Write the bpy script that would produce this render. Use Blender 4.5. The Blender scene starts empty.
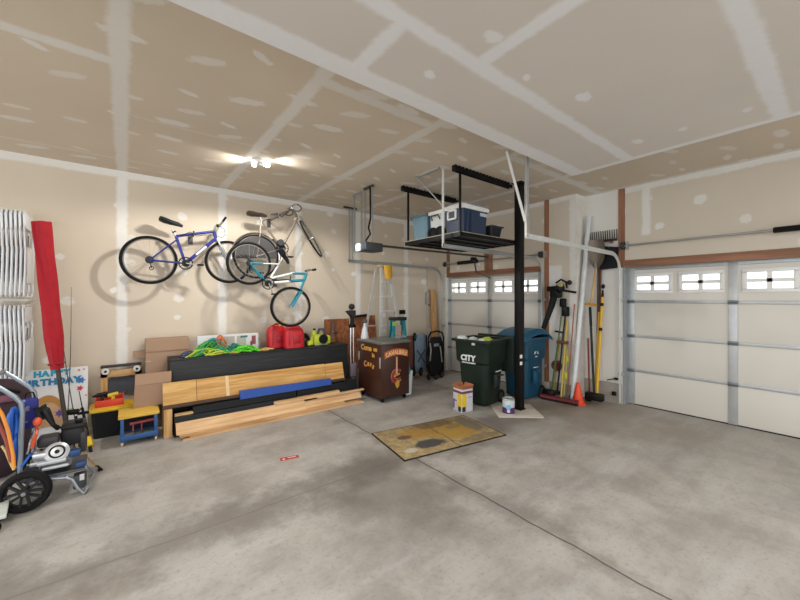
import bpy, bmesh, math, random
from mathutils import Vector, Matrix
random.seed(7)
sc = bpy.context.scene
COL = sc.collection
V = Vector
PI = math.pi

# ------------------------------------------------------------------ camera, world, lights, exposure
FPX, HOR, EYE = 352.6, 297.5, 1.66
YAW = math.radians(37.96)
FX, FY = math.sin(YAW), math.cos(YAW)
cam = bpy.data.cameras.new('camera')
cam.sensor_width = 36
cam.lens = FPX / 800 * 36
cam.shift_y = (HOR - 300) / 800
cam.clip_start = 0.05
cam_o = bpy.data.objects.new('camera', cam)
cam_o.location = (0, 0, EYE)
cam_o.rotation_euler = (PI / 2, 0, -YAW)
COL.objects.link(cam_o)
sc.camera = cam_o

world = bpy.data.worlds.new('world')
sc.world = world
world.use_nodes = True
bg = world.node_tree.nodes['Background']
bg.inputs['Color'].default_value = (0.93, 0.965, 1.0, 1)
bg.inputs['Strength'].default_value = 2.45

def area(name, loc, rot, sx, sy, power, col=(1, 1, 1)):
    l = bpy.data.lights.new(name, 'AREA')
    l.shape = 'RECTANGLE'; l.size = sx; l.size_y = sy; l.energy = power; l.color = col
    o = bpy.data.objects.new(name, l)
    o.location = loc; o.rotation_euler = rot
    COL.objects.link(o)
    return o
# added fill lights near the ceiling, out of view, without any lamp fixture
area('unseen_fill_light', (-1.2, 1.2, 3.1), (0, 0, 0), 1.2, 1.2, 70, (1.0, 0.98, 0.95))
area('unseen_fill_light', (2.6, -1.0, 3.1), (0, 0, 0), 1.2, 1.2, 70, (1.0, 0.98, 0.95))

sc.view_settings.view_transform = 'Standard'
sc.view_settings.look = 'None'
sc.view_settings.exposure = 0.0
sc.view_settings.gamma = 1.0
sc.view_settings.use_curve_mapping = False
sc.cycles.use_denoising = True
sc.cycles.max_bounces = 8
sc.cycles.diffuse_bounces = 5
sc.cycles.transparent_max_bounces = 12
sc.cycles.sample_clamp_indirect = 6

# ------------------------------------------------------------------ turning a pixel of the photograph into a point on a real plane
def ray(px, py):
    t = (px - 400) / FPX
    return V((FX + FY * t, FY - FX * t, (HOR - py) / FPX))
def fl(px, py, z=0.0):
    r = ray(px, py); return V((0, 0, EYE)) + r * ((z - EYE) / r.z)
def wy(px, py, y):
    r = ray(px, py); return V((0, 0, EYE)) + r * (y / r.y)
def wx(px, py, x):
    r = ray(px, py); return V((0, 0, EYE)) + r * (x / r.x)

# ------------------------------------------------------------------ materials
def lin(h):
    h = h.lstrip('#')
    out = []
    for i in (0, 2, 4):
        c = int(h[i:i + 2], 16) / 255
        out.append(c / 12.92 if c <= 0.04045 else ((c + 0.055) / 1.055) ** 2.4)
    return (*out, 1)

class NT:
    def __init__(s, name):
        s.mat = bpy.data.materials.new(name); s.mat.use_nodes = True
        s.t = s.mat.node_tree
        s.b = s.t.nodes['Principled BSDF']
        tc = s.t.nodes.new('ShaderNodeTexCoord')
        s.obj = tc.outputs['Object']; s.gen = tc.outputs['Generated']
    def new(s, t, **kw):
        n = s.t.nodes.new(t)
        for k, v in kw.items(): setattr(n, k, v)
        return n
    def plug(s, inp, v):
        if hasattr(v, 'is_output'): s.t.links.new(v, inp)
        else: inp.default_value = v
    def m(s, op, a, b=None, c=None, clamp=False):
        n = s.new('ShaderNodeMath', operation=op, use_clamp=clamp)
        s.plug(n.inputs[0], a)
        if b is not None: s.plug(n.inputs[1], b)
        if c is not None: s.plug(n.inputs[2], c)
        return n.outputs[0]
    def mix(s, f, a, b, bt='MIX'):
        n = s.new('ShaderNodeMix', data_type='RGBA', blend_type=bt)
        s.plug(n.inputs[0], f); s.plug(n.inputs[6], a); s.plug(n.inputs[7], b)
        return n.outputs[2]
    def noise(s, scale, detail=3, rough=0.5, vec=None, col=False):
        n = s.new('ShaderNodeTexNoise')
        s.plug(n.inputs['Vector'], vec or s.obj)
        n.inputs['Scale'].default_value = scale
        n.inputs['Detail'].default_value = detail
        n.inputs['Roughness'].default_value = rough
        return n.outputs[1 if col else 0]
    def rng(s, v, a, b, c=0.0, d=1.0, smooth=True):
        n = s.new('ShaderNodeMapRange', interpolation_type='SMOOTHSTEP' if smooth else 'LINEAR')
        s.plug(n.inputs[0], v)
        for i, x in enumerate((a, b, c, d)): s.plug(n.inputs[i + 1], x)
        return n.outputs[0]
    def scaled(s, sx, sy, sz):
        n = s.new('ShaderNodeMapping'); s.plug(n.inputs[0], s.obj)
        n.inputs['Scale'].default_value = (sx, sy, sz)
        return n.outputs[0]
    def xyz(s, vec=None):
        n = s.new('ShaderNodeSeparateXYZ'); s.plug(n.inputs[0], vec or s.obj)
        return n.outputs
    def bump(s, h, strength=0.3, dist=0.01):
        n = s.new('ShaderNodeBump'); n.inputs['Strength'].default_value = strength
        n.inputs['Distance'].default_value = dist
        s.plug(n.inputs['Height'], h); s.plug(s.b.inputs['Normal'], n.outputs[0])
    def out(s, col, rough=0.6, metal=0.0):
        s.plug(s.b.inputs['Base Color'], col); s.plug(s.b.inputs['Roughness'], rough)
        s.b.inputs['Metallic'].default_value = metal
        return s.mat

MATS = {}
def M(hexc, rough=0.55, metal=0.0, var=0.10, scale=9.0):
    k = (hexc, rough, metal)
    if k in MATS: return MATS[k]
    n = NT('surface_' + hexc.lstrip('#') + ('_metal' if metal else ''))
    c = lin(hexc)
    d = tuple(x * (1 - 2 * var) for x in c[:3]) + (1,)
    e = tuple(min(1, x * (1 + var)) for x in c[:3]) + (1,)
    f = n.noise(scale, 4)
    MATS[k] = n.out(n.mix(f, d, e), rough, metal)
    if max(c[:3]) < 0.03: n.b.inputs['Specular IOR Level'].default_value = 0.22
    return MATS[k]

def wood(hexa, hexb, ax=0, rough=0.55, s=3.0):
    k = ('wood', hexa, hexb, ax)
    if k in MATS: return MATS[k]
    n = NT('wood_' + hexa.lstrip('#'))
    sc_ = [s * 9] * 3; sc_[ax] = s * 0.6
    v = n.scaled(*sc_)
    f = n.noise(1.0, 5, 0.6, v)
    g = n.noise(0.35, 2, 0.5, v)
    f = n.rng(n.m('ADD', n.m('MULTIPLY', f, 0.7), n.m('MULTIPLY', g, 0.3)), 0.35, 0.65)
    MATS[k] = n.out(n.mix(f, lin(hexa), lin(hexb)), rough)
    n.bump(f, 0.15, 0.003)
    return MATS[k]

def osb(hexa, hexb):
    n = NT('strand_board')
    vo = n.new('ShaderNodeTexVoronoi'); n.plug(vo.inputs['Vector'], n.scaled(1, 1, 0.5)); vo.inputs['Scale'].default_value = 28
    s = n.new('ShaderNodeSeparateColor'); n.plug(s.inputs[0], vo.outputs['Color'])
    return n.out(n.mix(s.outputs[0], lin(hexa), lin(hexb)), 0.7)

def drywall(name, ua, va, seams, base, mud, cell=(0.406, 0.41), blob=(0.055, 0.028), present=0.55, thin=(), off=(0.0, 0.0), soft=0.05):
    n = NT(name)
    o = n.xyz(); u, v = o[ua], o[va]
    nz = n.m('SUBTRACT', n.noise(5.0, 4, 0.6), 0.5)
    nf = n.m('SUBTRACT', n.noise(22.0, 3, 0.6), 0.5)
    wob = n.m('ADD', n.m('MULTIPLY', nz, 0.055), n.m('MULTIPLY', nf, 0.03))
    def rects(L):
        d = None
        for (u0, u1, v0, v1) in L:
            a = n.m('SUBTRACT', n.m('ABSOLUTE', n.m('SUBTRACT', u, (u0 + u1) / 2)), (u1 - u0) / 2)
            b = n.m('SUBTRACT', n.m('ABSOLUTE', n.m('SUBTRACT', v, (v0 + v1) / 2)), (v1 - v0) / 2)
            e = n.m('MAXIMUM', a, b)
            d = e if d is None else n.m('MINIMUM', d, e)
        return d
    seam = n.rng(n.m('ADD', rects(seams), wob), 0.024, -0.02)
    # dabs over the screws, jittered on the stud grid
    cu = n.m('DIVIDE', n.m('ADD', u, off[0]), cell[0]); cv = n.m('DIVIDE', n.m('ADD', v, off[1]), cell[1])
    iu, iv = n.m('FLOOR', cu), n.m('FLOOR', cv)
    cmb = n.new('ShaderNodeCombineXYZ'); n.plug(cmb.inputs[0], iu); n.plug(cmb.inputs[1], iv)
    wn = n.new('ShaderNodeTexWhiteNoise', noise_dimensions='2D'); n.plug(wn.inputs['Vector'], cmb.outputs[0])
    s = n.new('ShaderNodeSeparateColor'); n.plug(s.inputs[0], wn.outputs['Color'])
    r1, r2, r3 = s.outputs
    du = n.m('MULTIPLY', n.m('ADD', n.m('SUBTRACT', n.m('FRACT', cu), 0.5), n.m('MULTIPLY', n.m('SUBTRACT', r1, 0.5), 0.35)), cell[0])
    dv = n.m('MULTIPLY', n.m('ADD', n.m('SUBTRACT', n.m('FRACT', cv), 0.5), n.m('MULTIPLY', n.m('SUBTRACT', r2, 0.5), 0.45)), cell[1])
    rot = n.m('MULTIPLY', n.m('SUBTRACT', r1, r2), 0.7)
    du2 = n.m('ADD', du, n.m('MULTIPLY', dv, rot)); dv2 = n.m('SUBTRACT', dv, n.m('MULTIPLY', du, rot))
    size = n.m('ADD', 0.7, n.m('MULTIPLY', r2, 0.7))
    rr = n.m('SQRT', n.m('ADD', n.m('POWER', n.m('ABSOLUTE', n.m('DIVIDE', du2, blob[0])), 2.0), n.m('POWER', n.m('ABSOLUTE', n.m('DIVIDE', dv2, blob[1])), 2.0)))
    rr = n.m('ADD', n.m('DIVIDE', rr, size), n.m('MULTIPLY', nf, 1.1))
    dab = n.m('MULTIPLY', n.rng(rr, 1.15, 0.7), n.m('GREATER_THAN', present, r3))
    dab = n.m('MULTIPLY', dab, n.m('ADD', 0.6, n.m('MULTIPLY', r1, 0.4)))
    mask = n.m('MAXIMUM', n.m('MULTIPLY', seam, 0.92), dab)
    if thin:
        th = n.rng(n.m('ADD', rects(thin), n.m('MULTIPLY', nf, 0.03)), 0.012, -0.006)
        mask = n.m('MAXIMUM', mask, n.m('MULTIPLY', th, 0.35))
    mask = n.m('MULTIPLY', mask, n.m('ADD', 0.82, n.m('MULTIPLY', n.noise(14, 4, 0.65), 0.35)), clamp=True)
    b0 = lin(base); bl = n.noise(0.9, 3)
    bc = n.mix(bl, tuple(x * 0.9 for x in b0[:3]) + (1,), tuple(min(1, x * 1.08) for x in b0[:3]) + (1,))
    n.bump(mask, 0.12, 0.004)
    return n.out(n.mix(mask, bc, lin(mud)), 0.85)

def concrete():
    n = NT('concrete_floor')
    o = n.xyz(); x, y = o[0], o[1]
    big = n.noise(0.55, 5, 0.62); mid = n.noise(2.2, 6, 0.68); fine = n.noise(34, 4, 0.7)
    stre = n.noise(1.0, 5, 0.65, n.scaled(0.8, 3.2, 1))
    c = n.mix(n.rng(mid, 0.32, 0.68), lin('#948f88'), lin('#b1ada6'))
    c = n.mix(n.m('MULTIPLY', n.rng(stre, 0.45, 0.75), 0.32), c, lin('#cbccce'))
    c = n.mix(n.m('MULTIPLY', n.rng(big, 0.50, 0.72), 0.35), c, lin('#86827d'))
    c = n.mix(n.m('MULTIPLY', n.rng(fine, 0.52, 0.70), 0.34), c, lin('#6b655d'))
    w = n.m('MULTIPLY', n.m('SUBTRACT', n.noise(3.0, 4), 0.5), 0.05)
    # soiling along the two control joints, and the saw cuts themselves
    jx = n.m('ABSOLUTE', n.m('ADD', n.m('SUBTRACT', x, 2.36), w)); jy = n.m('ABSOLUTE', n.m('ADD', n.m('SUBTRACT', y, 2.86), w))
    dirt = n.m('MULTIPLY', n.rng(n.m('ADD', jy, n.m('MULTIPLY', n.m('SUBTRACT', mid, 0.5), 0.9)), 0.42, 0.0), 0.7)
    dirt2 = n.m('MULTIPLY', n.rng(n.m('ADD', jx, n.m('MULTIPLY', n.m('SUBTRACT', mid, 0.5), 0.6)), 0.16, 0.0), 0.35)
    c = n.mix(n.m('MAXIMUM', dirt, dirt2), c, lin('#6f6861'))
    oil = n.noise(1.3, 5, 0.6)
    sp = n.m('SQRT', n.m('ADD', n.m('POWER', n.m('ABSOLUTE', n.m('SUBTRACT', x, 1.7)), 2.0), n.m('POWER', n.m('ABSOLUTE', n.m('SUBTRACT', y, 2.35)), 2.0)))
    c = n.mix(n.m('MULTIPLY', n.rng(n.m('ADD', sp, n.m('MULTIPLY', n.m('SUBTRACT', oil, 0.5), 2.2)), 0.95, 0.1), 0.55), c, lin('#625b56'))
    cut = n.m('MAXIMUM', n.rng(jx, 0.010, 0.004), n.m('MULTIPLY', n.rng(jy, 0.012, 0.003), n.m('MULTIPLY', mid, 0.6)))
    c = n.mix(n.m('MULTIPLY', cut, 0.8), c, lin('#3b3733'))
    # rusty tan soiling by the door pillar
    sp2 = n.m('SQRT', n.m('ADD', n.m('POWER', n.m('ABSOLUTE', n.m('SUBTRACT', x, 5.2)), 2.0), n.m('POWER', n.m('ABSOLUTE', n.m('MULTIPLY', n.m('SUBTRACT', y, 2.3), 0.7)), 2.0)))
    c = n.mix(n.m('MULTIPLY', n.rng(n.m('ADD', sp2, n.m('MULTIPLY', n.m('SUBTRACT', oil, 0.5), 2.0)), 1.1, 0.2), 0.5), c, lin('#8a7866'))
    n.bump(n.m('SUBTRACT', n.m('MULTIPLY', fine, 0.15), cut), 0.35, 0.008)
    return n.out(c, n.rng(mid, 0.3, 0.7, 0.45, 0.7))

def glass_mat():
    m = bpy.data.materials.new('window_glass'); m.use_nodes = True
    t = m.node_tree; t.nodes.clear()
    o = t.nodes.new('ShaderNodeOutputMaterial'); mx = t.nodes.new('ShaderNodeMixShader')
    tr = t.nodes.new('ShaderNodeBsdfTransparent'); gl = t.nodes.new('ShaderNodeBsdfGlossy')
    gl.inputs['Roughness'].default_value = 0.05; mx.inputs[0].default_value = 0.06
    tr.inputs['Color'].default_value = (0.96, 0.98, 0.98, 1)
    t.links.new(tr.outputs[0], mx.inputs[1]); t.links.new(gl.outputs[0], mx.inputs[2]); t.links.new(mx.outputs[0], o.inputs[0])
    return m
def emit(name, col, s):
    m = bpy.data.materials.new(name); m.use_nodes = True
    b = m.node_tree.nodes['Principled BSDF']
    b.inputs['Base Color'].default_value = (1, 1, 1, 1)
    b.inputs['Emission Color'].default_value = (*col, 1); b.inputs['Emission Strength'].default_value = s
    return m

# ------------------------------------------------------------------ mesh building
def frame_of(d):
    d = V(d).normalized()
    a = V((0, 0, 1)) if abs(d.z) < 0.95 else V((1, 0, 0))
    u = d.cross(a).normalized(); w = d.cross(u).normalized()
    return d, u, w

class MB:
    def __init__(s): s.bm = bmesh.new()
    def ring(s, pts): return [s.bm.verts.new(p) for p in pts]
    def skin(s, a, b):
        n = len(a)
        for i in range(n):
            try: s.bm.faces.new((a[i], a[(i + 1) % n], b[(i + 1) % n], b[i]))
            except ValueError: pass
    def cap(s, r):
        try: s.bm.faces.new(r)
        except ValueError: pass
    def loft(s, rings, caps=True):
        R = [s.ring(r) for r in rings]
        for a, b in zip(R, R[1:]): s.skin(a, b)
        if caps: s.cap(R[0]); s.cap(R[-1])
        return s
    def box(s, c, d, rz=0.0, R=None, bev=0.0):
        M4 = Matrix.Translation(V(c)) @ (R.to_4x4() if R is not None else Matrix.Rotation(rz, 4, 'Z'))
        g = bmesh.ops.create_cube(s.bm, size=1)['verts']
        for v in g: v.co = M4 @ V((v.co.x * d[0], v.co.y * d[1], v.co.z * d[2]))
        if bev:
            ed = list({e for v in g for e in v.link_edges})
            bmesh.ops.bevel(s.bm, geom=ed, offset=bev, segments=2, affect='EDGES', profile=0.5)
        return s
    def span(s, a, b, bev=0.0):
        a, b = V(a), V(b)
        return s.box((a + b) / 2, [abs(q) for q in (b - a)], bev=bev)
    def bar(s, p, q, w, h, up=(0, 0, 1), bev=0.0):
        p, q = V(p), V(q); d = q - p; L = d.length; d.normalize()
        u = V(up)
        if abs(d.dot(u)) > 0.95: u = V((1, 0, 0))
        sd = d.cross(u).normalized(); u2 = sd.cross(d).normalized()
        R = Matrix((d, sd, u2)).transposed()
        return s.box((p + q) / 2, (L, w, h), R=R, bev=bev)
    def cyl(s, p, q, r, r2=None, n=14, caps=True):
        p, q = V(p), V(q); r2 = r if r2 is None else r2
        d, u, w = frame_of(q - p)
        A = [(math.cos(2 * PI * i / n), math.sin(2 * PI * i / n)) for i in range(n)]
        return s.loft([[p + (u * a + w * b) * r for a, b in A], [q + (u * a + w * b) * r2 for a, b in A]], caps)
    def tube(s, pts, r, n=8, closed=False, rad=None):
        P = [V(p) for p in pts]; k = len(P)
        T = []
        for i in range(k):
            a = P[(i - 1) % k] if (closed or i) else P[i]
            b = P[(i + 1) % k] if (closed or i < k - 1) else P[i]
            T.append((b - a).normalized())
        _, u, _ = frame_of(T[0]); R = []
        for i in range(k):
            u = (u - T[i] * u.dot(T[i]))
            u = u.normalized() if u.length > 1e-6 else frame_of(T[i])[1]
            w = T[i].cross(u); rr = rad[i] if rad else r
            R.append(s.ring([P[i] + (u * math.cos(2 * PI * j / n) + w * math.sin(2 * PI * j / n)) * rr for j in range(n)]))
        for a, b in zip(R, R[1:]): s.skin(a, b)
        if closed: s.skin(R[-1], R[0])
        else: s.cap(R[0]); s.cap(R[-1])
        return s
    def lathe(s, prof, c=(0, 0, 0), axis=(0, 0, 1), n=24):
        c = V(c); d, u, w = frame_of(axis)
        R = []
        for r, z in prof:
            r = max(r, 1e-4)
            R.append([c + d * z + (u * math.cos(2 * PI * i / n) + w * math.sin(2 * PI * i / n)) * r for i in range(n)])
        return s.loft(R)
    def torus(s, c, axis, R, r, n=32, m=8, squash=1.0):
        c = V(c); d, u, w = frame_of(axis); rings = []
        for i in range(n):
            a = 2 * PI * i / n; e = u * math.cos(a) + w * math.sin(a)
            rings.append(s.ring([c + e * (R + r * math.cos(2 * PI * j / m)) + d * (r * squash * math.sin(2 * PI * j / m)) for j in range(m)]))
        for i in range(n): s.skin(rings[i], rings[(i + 1) % n])
        return s
    def ball(s, c, r, sc_=(1, 1, 1), n=16):
        g = bmesh.ops.create_uvsphere(s.bm, u_segments=n, v_segments=n // 2, radius=1)['verts']
        for v in g: v.co = V((v.co.x * r * sc_[0], v.co.y * r * sc_[1], v.co.z * r * sc_[2])) + V(c)
        return s
    def prism(s, pts, d):
        """polygon of 3-D points pushed along vector d"""
        d = V(d); P = [V(p) for p in pts]
        return s.loft([P, [p + d for p in P]])
    def xf(s, mat):
        bmesh.ops.transform(s.bm, matrix=mat, verts=s.bm.verts); return s

def org(o):
    while o.parent: o = o.parent
    return V(o.location)
def finish(mb, name, mat, off, smooth=35):
    bm = mb.bm
    bmesh.ops.remove_doubles(bm, verts=bm.verts, dist=1e-6)
    bmesh.ops.recalc_face_normals(bm, faces=bm.faces)
    for v in bm.verts: v.co -= off
    lim = math.radians(smooth)
    for f in bm.faces: f.smooth = True
    for e in bm.edges:
        e.smooth = len(e.link_faces) == 2 and e.calc_face_angle(0.0) < lim
    me = bpy.data.meshes.new(name); bm.to_mesh(me); bm.free()
    me.materials.append(mat)
    o = bpy.data.objects.new(name, me); COL.objects.link(o)
    return o
def part(mb, name, mat, parent, label=None, local=False):
    o = finish(mb, name, mat, V((0, 0, 0)) if local else org(parent))
    o.parent = parent
    if label: o['label'] = label
    return o
def tag(o, label, cat, group=None):
    o['label'] = label; o['category'] = cat
    if group: o['group'] = group
    return o
def thing(name, label, cat, loc, rz=0.0, group=None):
    o = bpy.data.objects.new(name, None); COL.objects.link(o)
    o.empty_display_size = 0.1
    o.location = loc; o.rotation_euler = (0, 0, rz)
    return tag(o, label, cat, group)
def solo(mb, name, mat, label, cat, group=None):
    vs = [v.co for v in mb.bm.verts]
    lo = [min(v[i] for v in vs) for i in range(3)]; hi = [max(v[i] for v in vs) for i in range(3)]
    b = V(((lo[0] + hi[0]) / 2, (lo[1] + hi[1]) / 2, lo[2]))
    o = finish(mb, name, mat, b); o.location = b
    return tag(o, label, cat, group)
def struct(mb, name, mat):
    o = finish(mb, name, mat, V((0, 0, 0))); o['kind'] = 'structure'; return o
def dup(root, delta, label):
    r = root.copy(); COL.objects.link(r); r.location = V(root.location) + V(delta); r['label'] = label
    for ch in list(root.children):
        c = ch.copy(); COL.objects.link(c); c.parent = r
        for g in list(ch.children):
            e = g.copy(); COL.objects.link(e); e.parent = c
    return r
def letters(s, size, mat, parent, origin, xdir, updir, name='lettering', depth=0.002, spread=1.0, arc=0.0, label=None, bold=0.0):
    """lettering laid on a surface: origin is the left end of the baseline"""
    xd = V(xdir).normalized(); ud = V(updir).normalized(); nd = xd.cross(ud)
    R = Matrix((xd, ud, nd)).transposed().to_4x4()
    mb = MB(); x = 0.0; placed = []
    for ch in s:
        cu = bpy.data.curves.new('t', 'FONT'); cu.body = ch; cu.size = size; cu.extrude = depth; cu.offset = bold; cu.resolution_u = 3
        ob = bpy.data.objects.new('t', cu); COL.objects.link(ob)
        bpy.context.view_layer.update()
        me = bpy.data.meshes.new_from_object(ob.evaluated_get(bpy.context.evaluated_depsgraph_get()))
        w = (max((v.co.x for v in me.vertices), default=size * 0.35)) + size * 0.07
        placed.append((x, w, me)); x += w * spread
        bpy.data.objects.remove(ob); bpy.data.curves.remove(cu)
    for (x0, w, me) in placed:
        f = (x0 + w / 2) / x - 0.5
        y0 = -arc * (2 * f) ** 2; ang = -math.atan(8 * arc * f / x) if arc else 0
        Mx = Matrix.Translation(V(origin)) @ R @ Matrix.Translation(V((x0 + w / 2, y0, 0))) @ Matrix.Rotation(ang, 4, 'Z') @ Matrix.Translation(V((-w / 2, 0, 0)))
        me.transform(Mx); mb.bm.from_mesh(me); bpy.data.meshes.remove(me)
    return part(mb, name, mat, parent, label)

# shared materials
STEEL = M('#a9abab', 0.35, 0.85); GALV = M('#b4b8b8', 0.42, 0.7); CHROME = M('#d8d8d8', 0.18, 1.0)
BLACK = M('#0d0d0f', 0.45); RUBBER = M('#121212', 0.7); DKGRAY = M('#3a3b3e', 0.55); WHITE = M('#e6e6e2', 0.5)
WHITEPAINT = M('#dfe0dc', 0.45); CARD = M('#a5876f', 0.8, 0, 0.06, 4); RED = M('#c01c28', 0.4); YELLOW = M('#e3c020', 0.45)
FIR = wood('#765038', '#99694b', 1); FIRZ = wood('#785139', '#9e6d4f', 2)
PINE = wood('#b98f5e', '#dcb684', 0); OAK = wood('#b5833f', '#dcae6c', 0); PINEZ = wood('#b98a52', '#d9ae74', 2)
# ================================================================== THE ROOM
CEIL, SOF = 3.35, 3.15           # high ceiling, dropped ceiling over the near bay
WL, W1, W2 = 6.0, 5.78, 6.10     # left wall, wall of the single door, wall of the double door
JOG = 2.757
D1A, D1B, D2A, D2B, DH = 3.36, 5.69, -2.71, 2.17, 2.13
wall_seams = [(-0.03 + 1.22 * k - 0.055, -0.03 + 1.22 * k + 0.055, -1, 4) for k in range(-3, 6)]
TAN, MUD = '#d3c6b3', '#e6e4df'
m_left = drywall('drywall_left', 0, 2, wall_seams + [(-6, 7, CEIL - 0.09, CEIL + 0.1)], TAN, MUD, cell=(0.61, 0.40), blob=(0.06, 0.05), present=0.8, off=(0.03 + 0.305, 0.1))
m_right = drywall('drywall_right', 1, 2, [(-6, 7, CEIL - 0.075, CEIL + .1), (2.18, 2.76, 0, 4), (1.83, 1.93, 2.6, 3.4), (-0.4, -0.3, 2.3, 3.4), (2.757, 2.86, 0, 4), (3.0, 3.26, 0, 2.2)], '#cdc3b3', '#dfded9', cell=(0.5, 0.36), blob=(0.055, 0.05), present=0.55)
far_seams = [(-0.03 + 1.22 * k - 0.055, -0.03 + 1.22 * k + 0.055, -6, 7) for k in range(-3, 6)] + [(1.19, 2.41, 2.49, 2.60), (3.63, 7, 2.47, 2.58), (-1.25, -0.03, 3.2, 3.3)]
m_far = drywall('drywall_high_ceiling', 0, 1, far_seams, '#d0c2ae', '#e0dcd5', cell=(0.41, 0.40), blob=(0.12, 0.045), present=0.75, thin=[(-1.2, 1.2, 5.47, 5.52), (2.4, 6, 5.5, 5.55), (-0.03, 1.2, 4.1, 4.13)], off=(0.2, 0.1))
near_seams = [(-6, 4.33, 1.43, 1.53), (-6, 4.33, 0.30, 0.41), (-6, 4.33, 1.95, 2.2), (4.25, 4.4, -6, 2.2), (1.14, 1.24, 1.48, 2.1), (1.73, 1.83, 0.35, 1.48), (-0.6, -0.5, 1.48, 2.1)]
m_near = drywall('drywall_dropped_ceiling', 0, 1, near_seams, '#d5cdc4', '#e6e6e6', cell=(0.55, 0.42), blob=(0.068, 0.042), present=0.42, off=(0.27, 0.2))

struct(MB().box((0.7, 0.55, -0.05), (11.6, 11.1, 0.1)), 'floor', concrete())
struct(MB().box((0.65, 0.55, CEIL + 0.06), (11.5, 11.1, 0.12)), 'ceiling', m_far)
struct(MB().span((-5, -5, SOF), (4.33, 2.11, CEIL)), 'ceiling_dropped', m_near)
struct(MB().span((-5, WL, 0), (6.4, WL + 0.12, CEIL)), 'wall_left', m_left)
w = MB()
w.span((W1, D1B, 0), (W1 + 0.22, WL, CEIL)); w.span((W1, D1A, DH + 0.05), (W1 + 0.22, D1B, CEIL)); w.span((W1, JOG, 0), (W2 + 0.2, D1A, CEIL))
struct(w, 'wall_far', m_right)
w = MB()
w.span((W2, D2B, 0), (W2 + 0.2, JOG - .0005, CEIL)); w.span((W2, D2A, DH + 0.05), (W2 + 0.2, D2B, CEIL)); w.span((W2, -5, 0), (W2 + 0.2, D2A, CEIL))
struct(w, 'wall_right', m_right)
# concrete stem of the pillar between the doors
mc = NT('stem_concrete'); mcm = mc.out(mc.mix(mc.noise(5, 5, .6), lin('#8d867c'), lin('#b3ada3')), 0.85)
struct(MB().span((W2 - 0.03, D2B + 0.03, 0), (W2, JOG - 0.001, 0.31)), 'trim_1', mcm)
struct(MB().span((W1 - 0.03, JOG, 0), (W1, 3.2, 0.22)), 'trim_2', mcm)
# bare fir framing round the doors
struct(MB().span((W1 - 0.012, 3.22, 0.2), (W1, 3.30, CEIL)), 'trim_3', FIRZ)
struct(MB().span((W1 - 0.012, 5.58, 2.115), (W1, 5.67, 2.72)), 'trim_4', FIRZ)
struct(MB().span((W1 - 0.012, D1A, 2.115), (W1, 5.6, 2.215)), 'trim_5', FIR)
struct(MB().span((W1 - 0.03, 4.40, 2.216), (W1, 4.59, 2.58)), 'trim_6', FIRZ)
struct(MB().span((W2 - 0.012, 2.16, 2.125), (W2, 2.25, CEIL)), 'trim_7', FIRZ)
struct(MB().span((W2 - 0.012, -3, 2.125), (W2, 2.16, 2.235)), 'trim_8', FIR)

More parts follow.
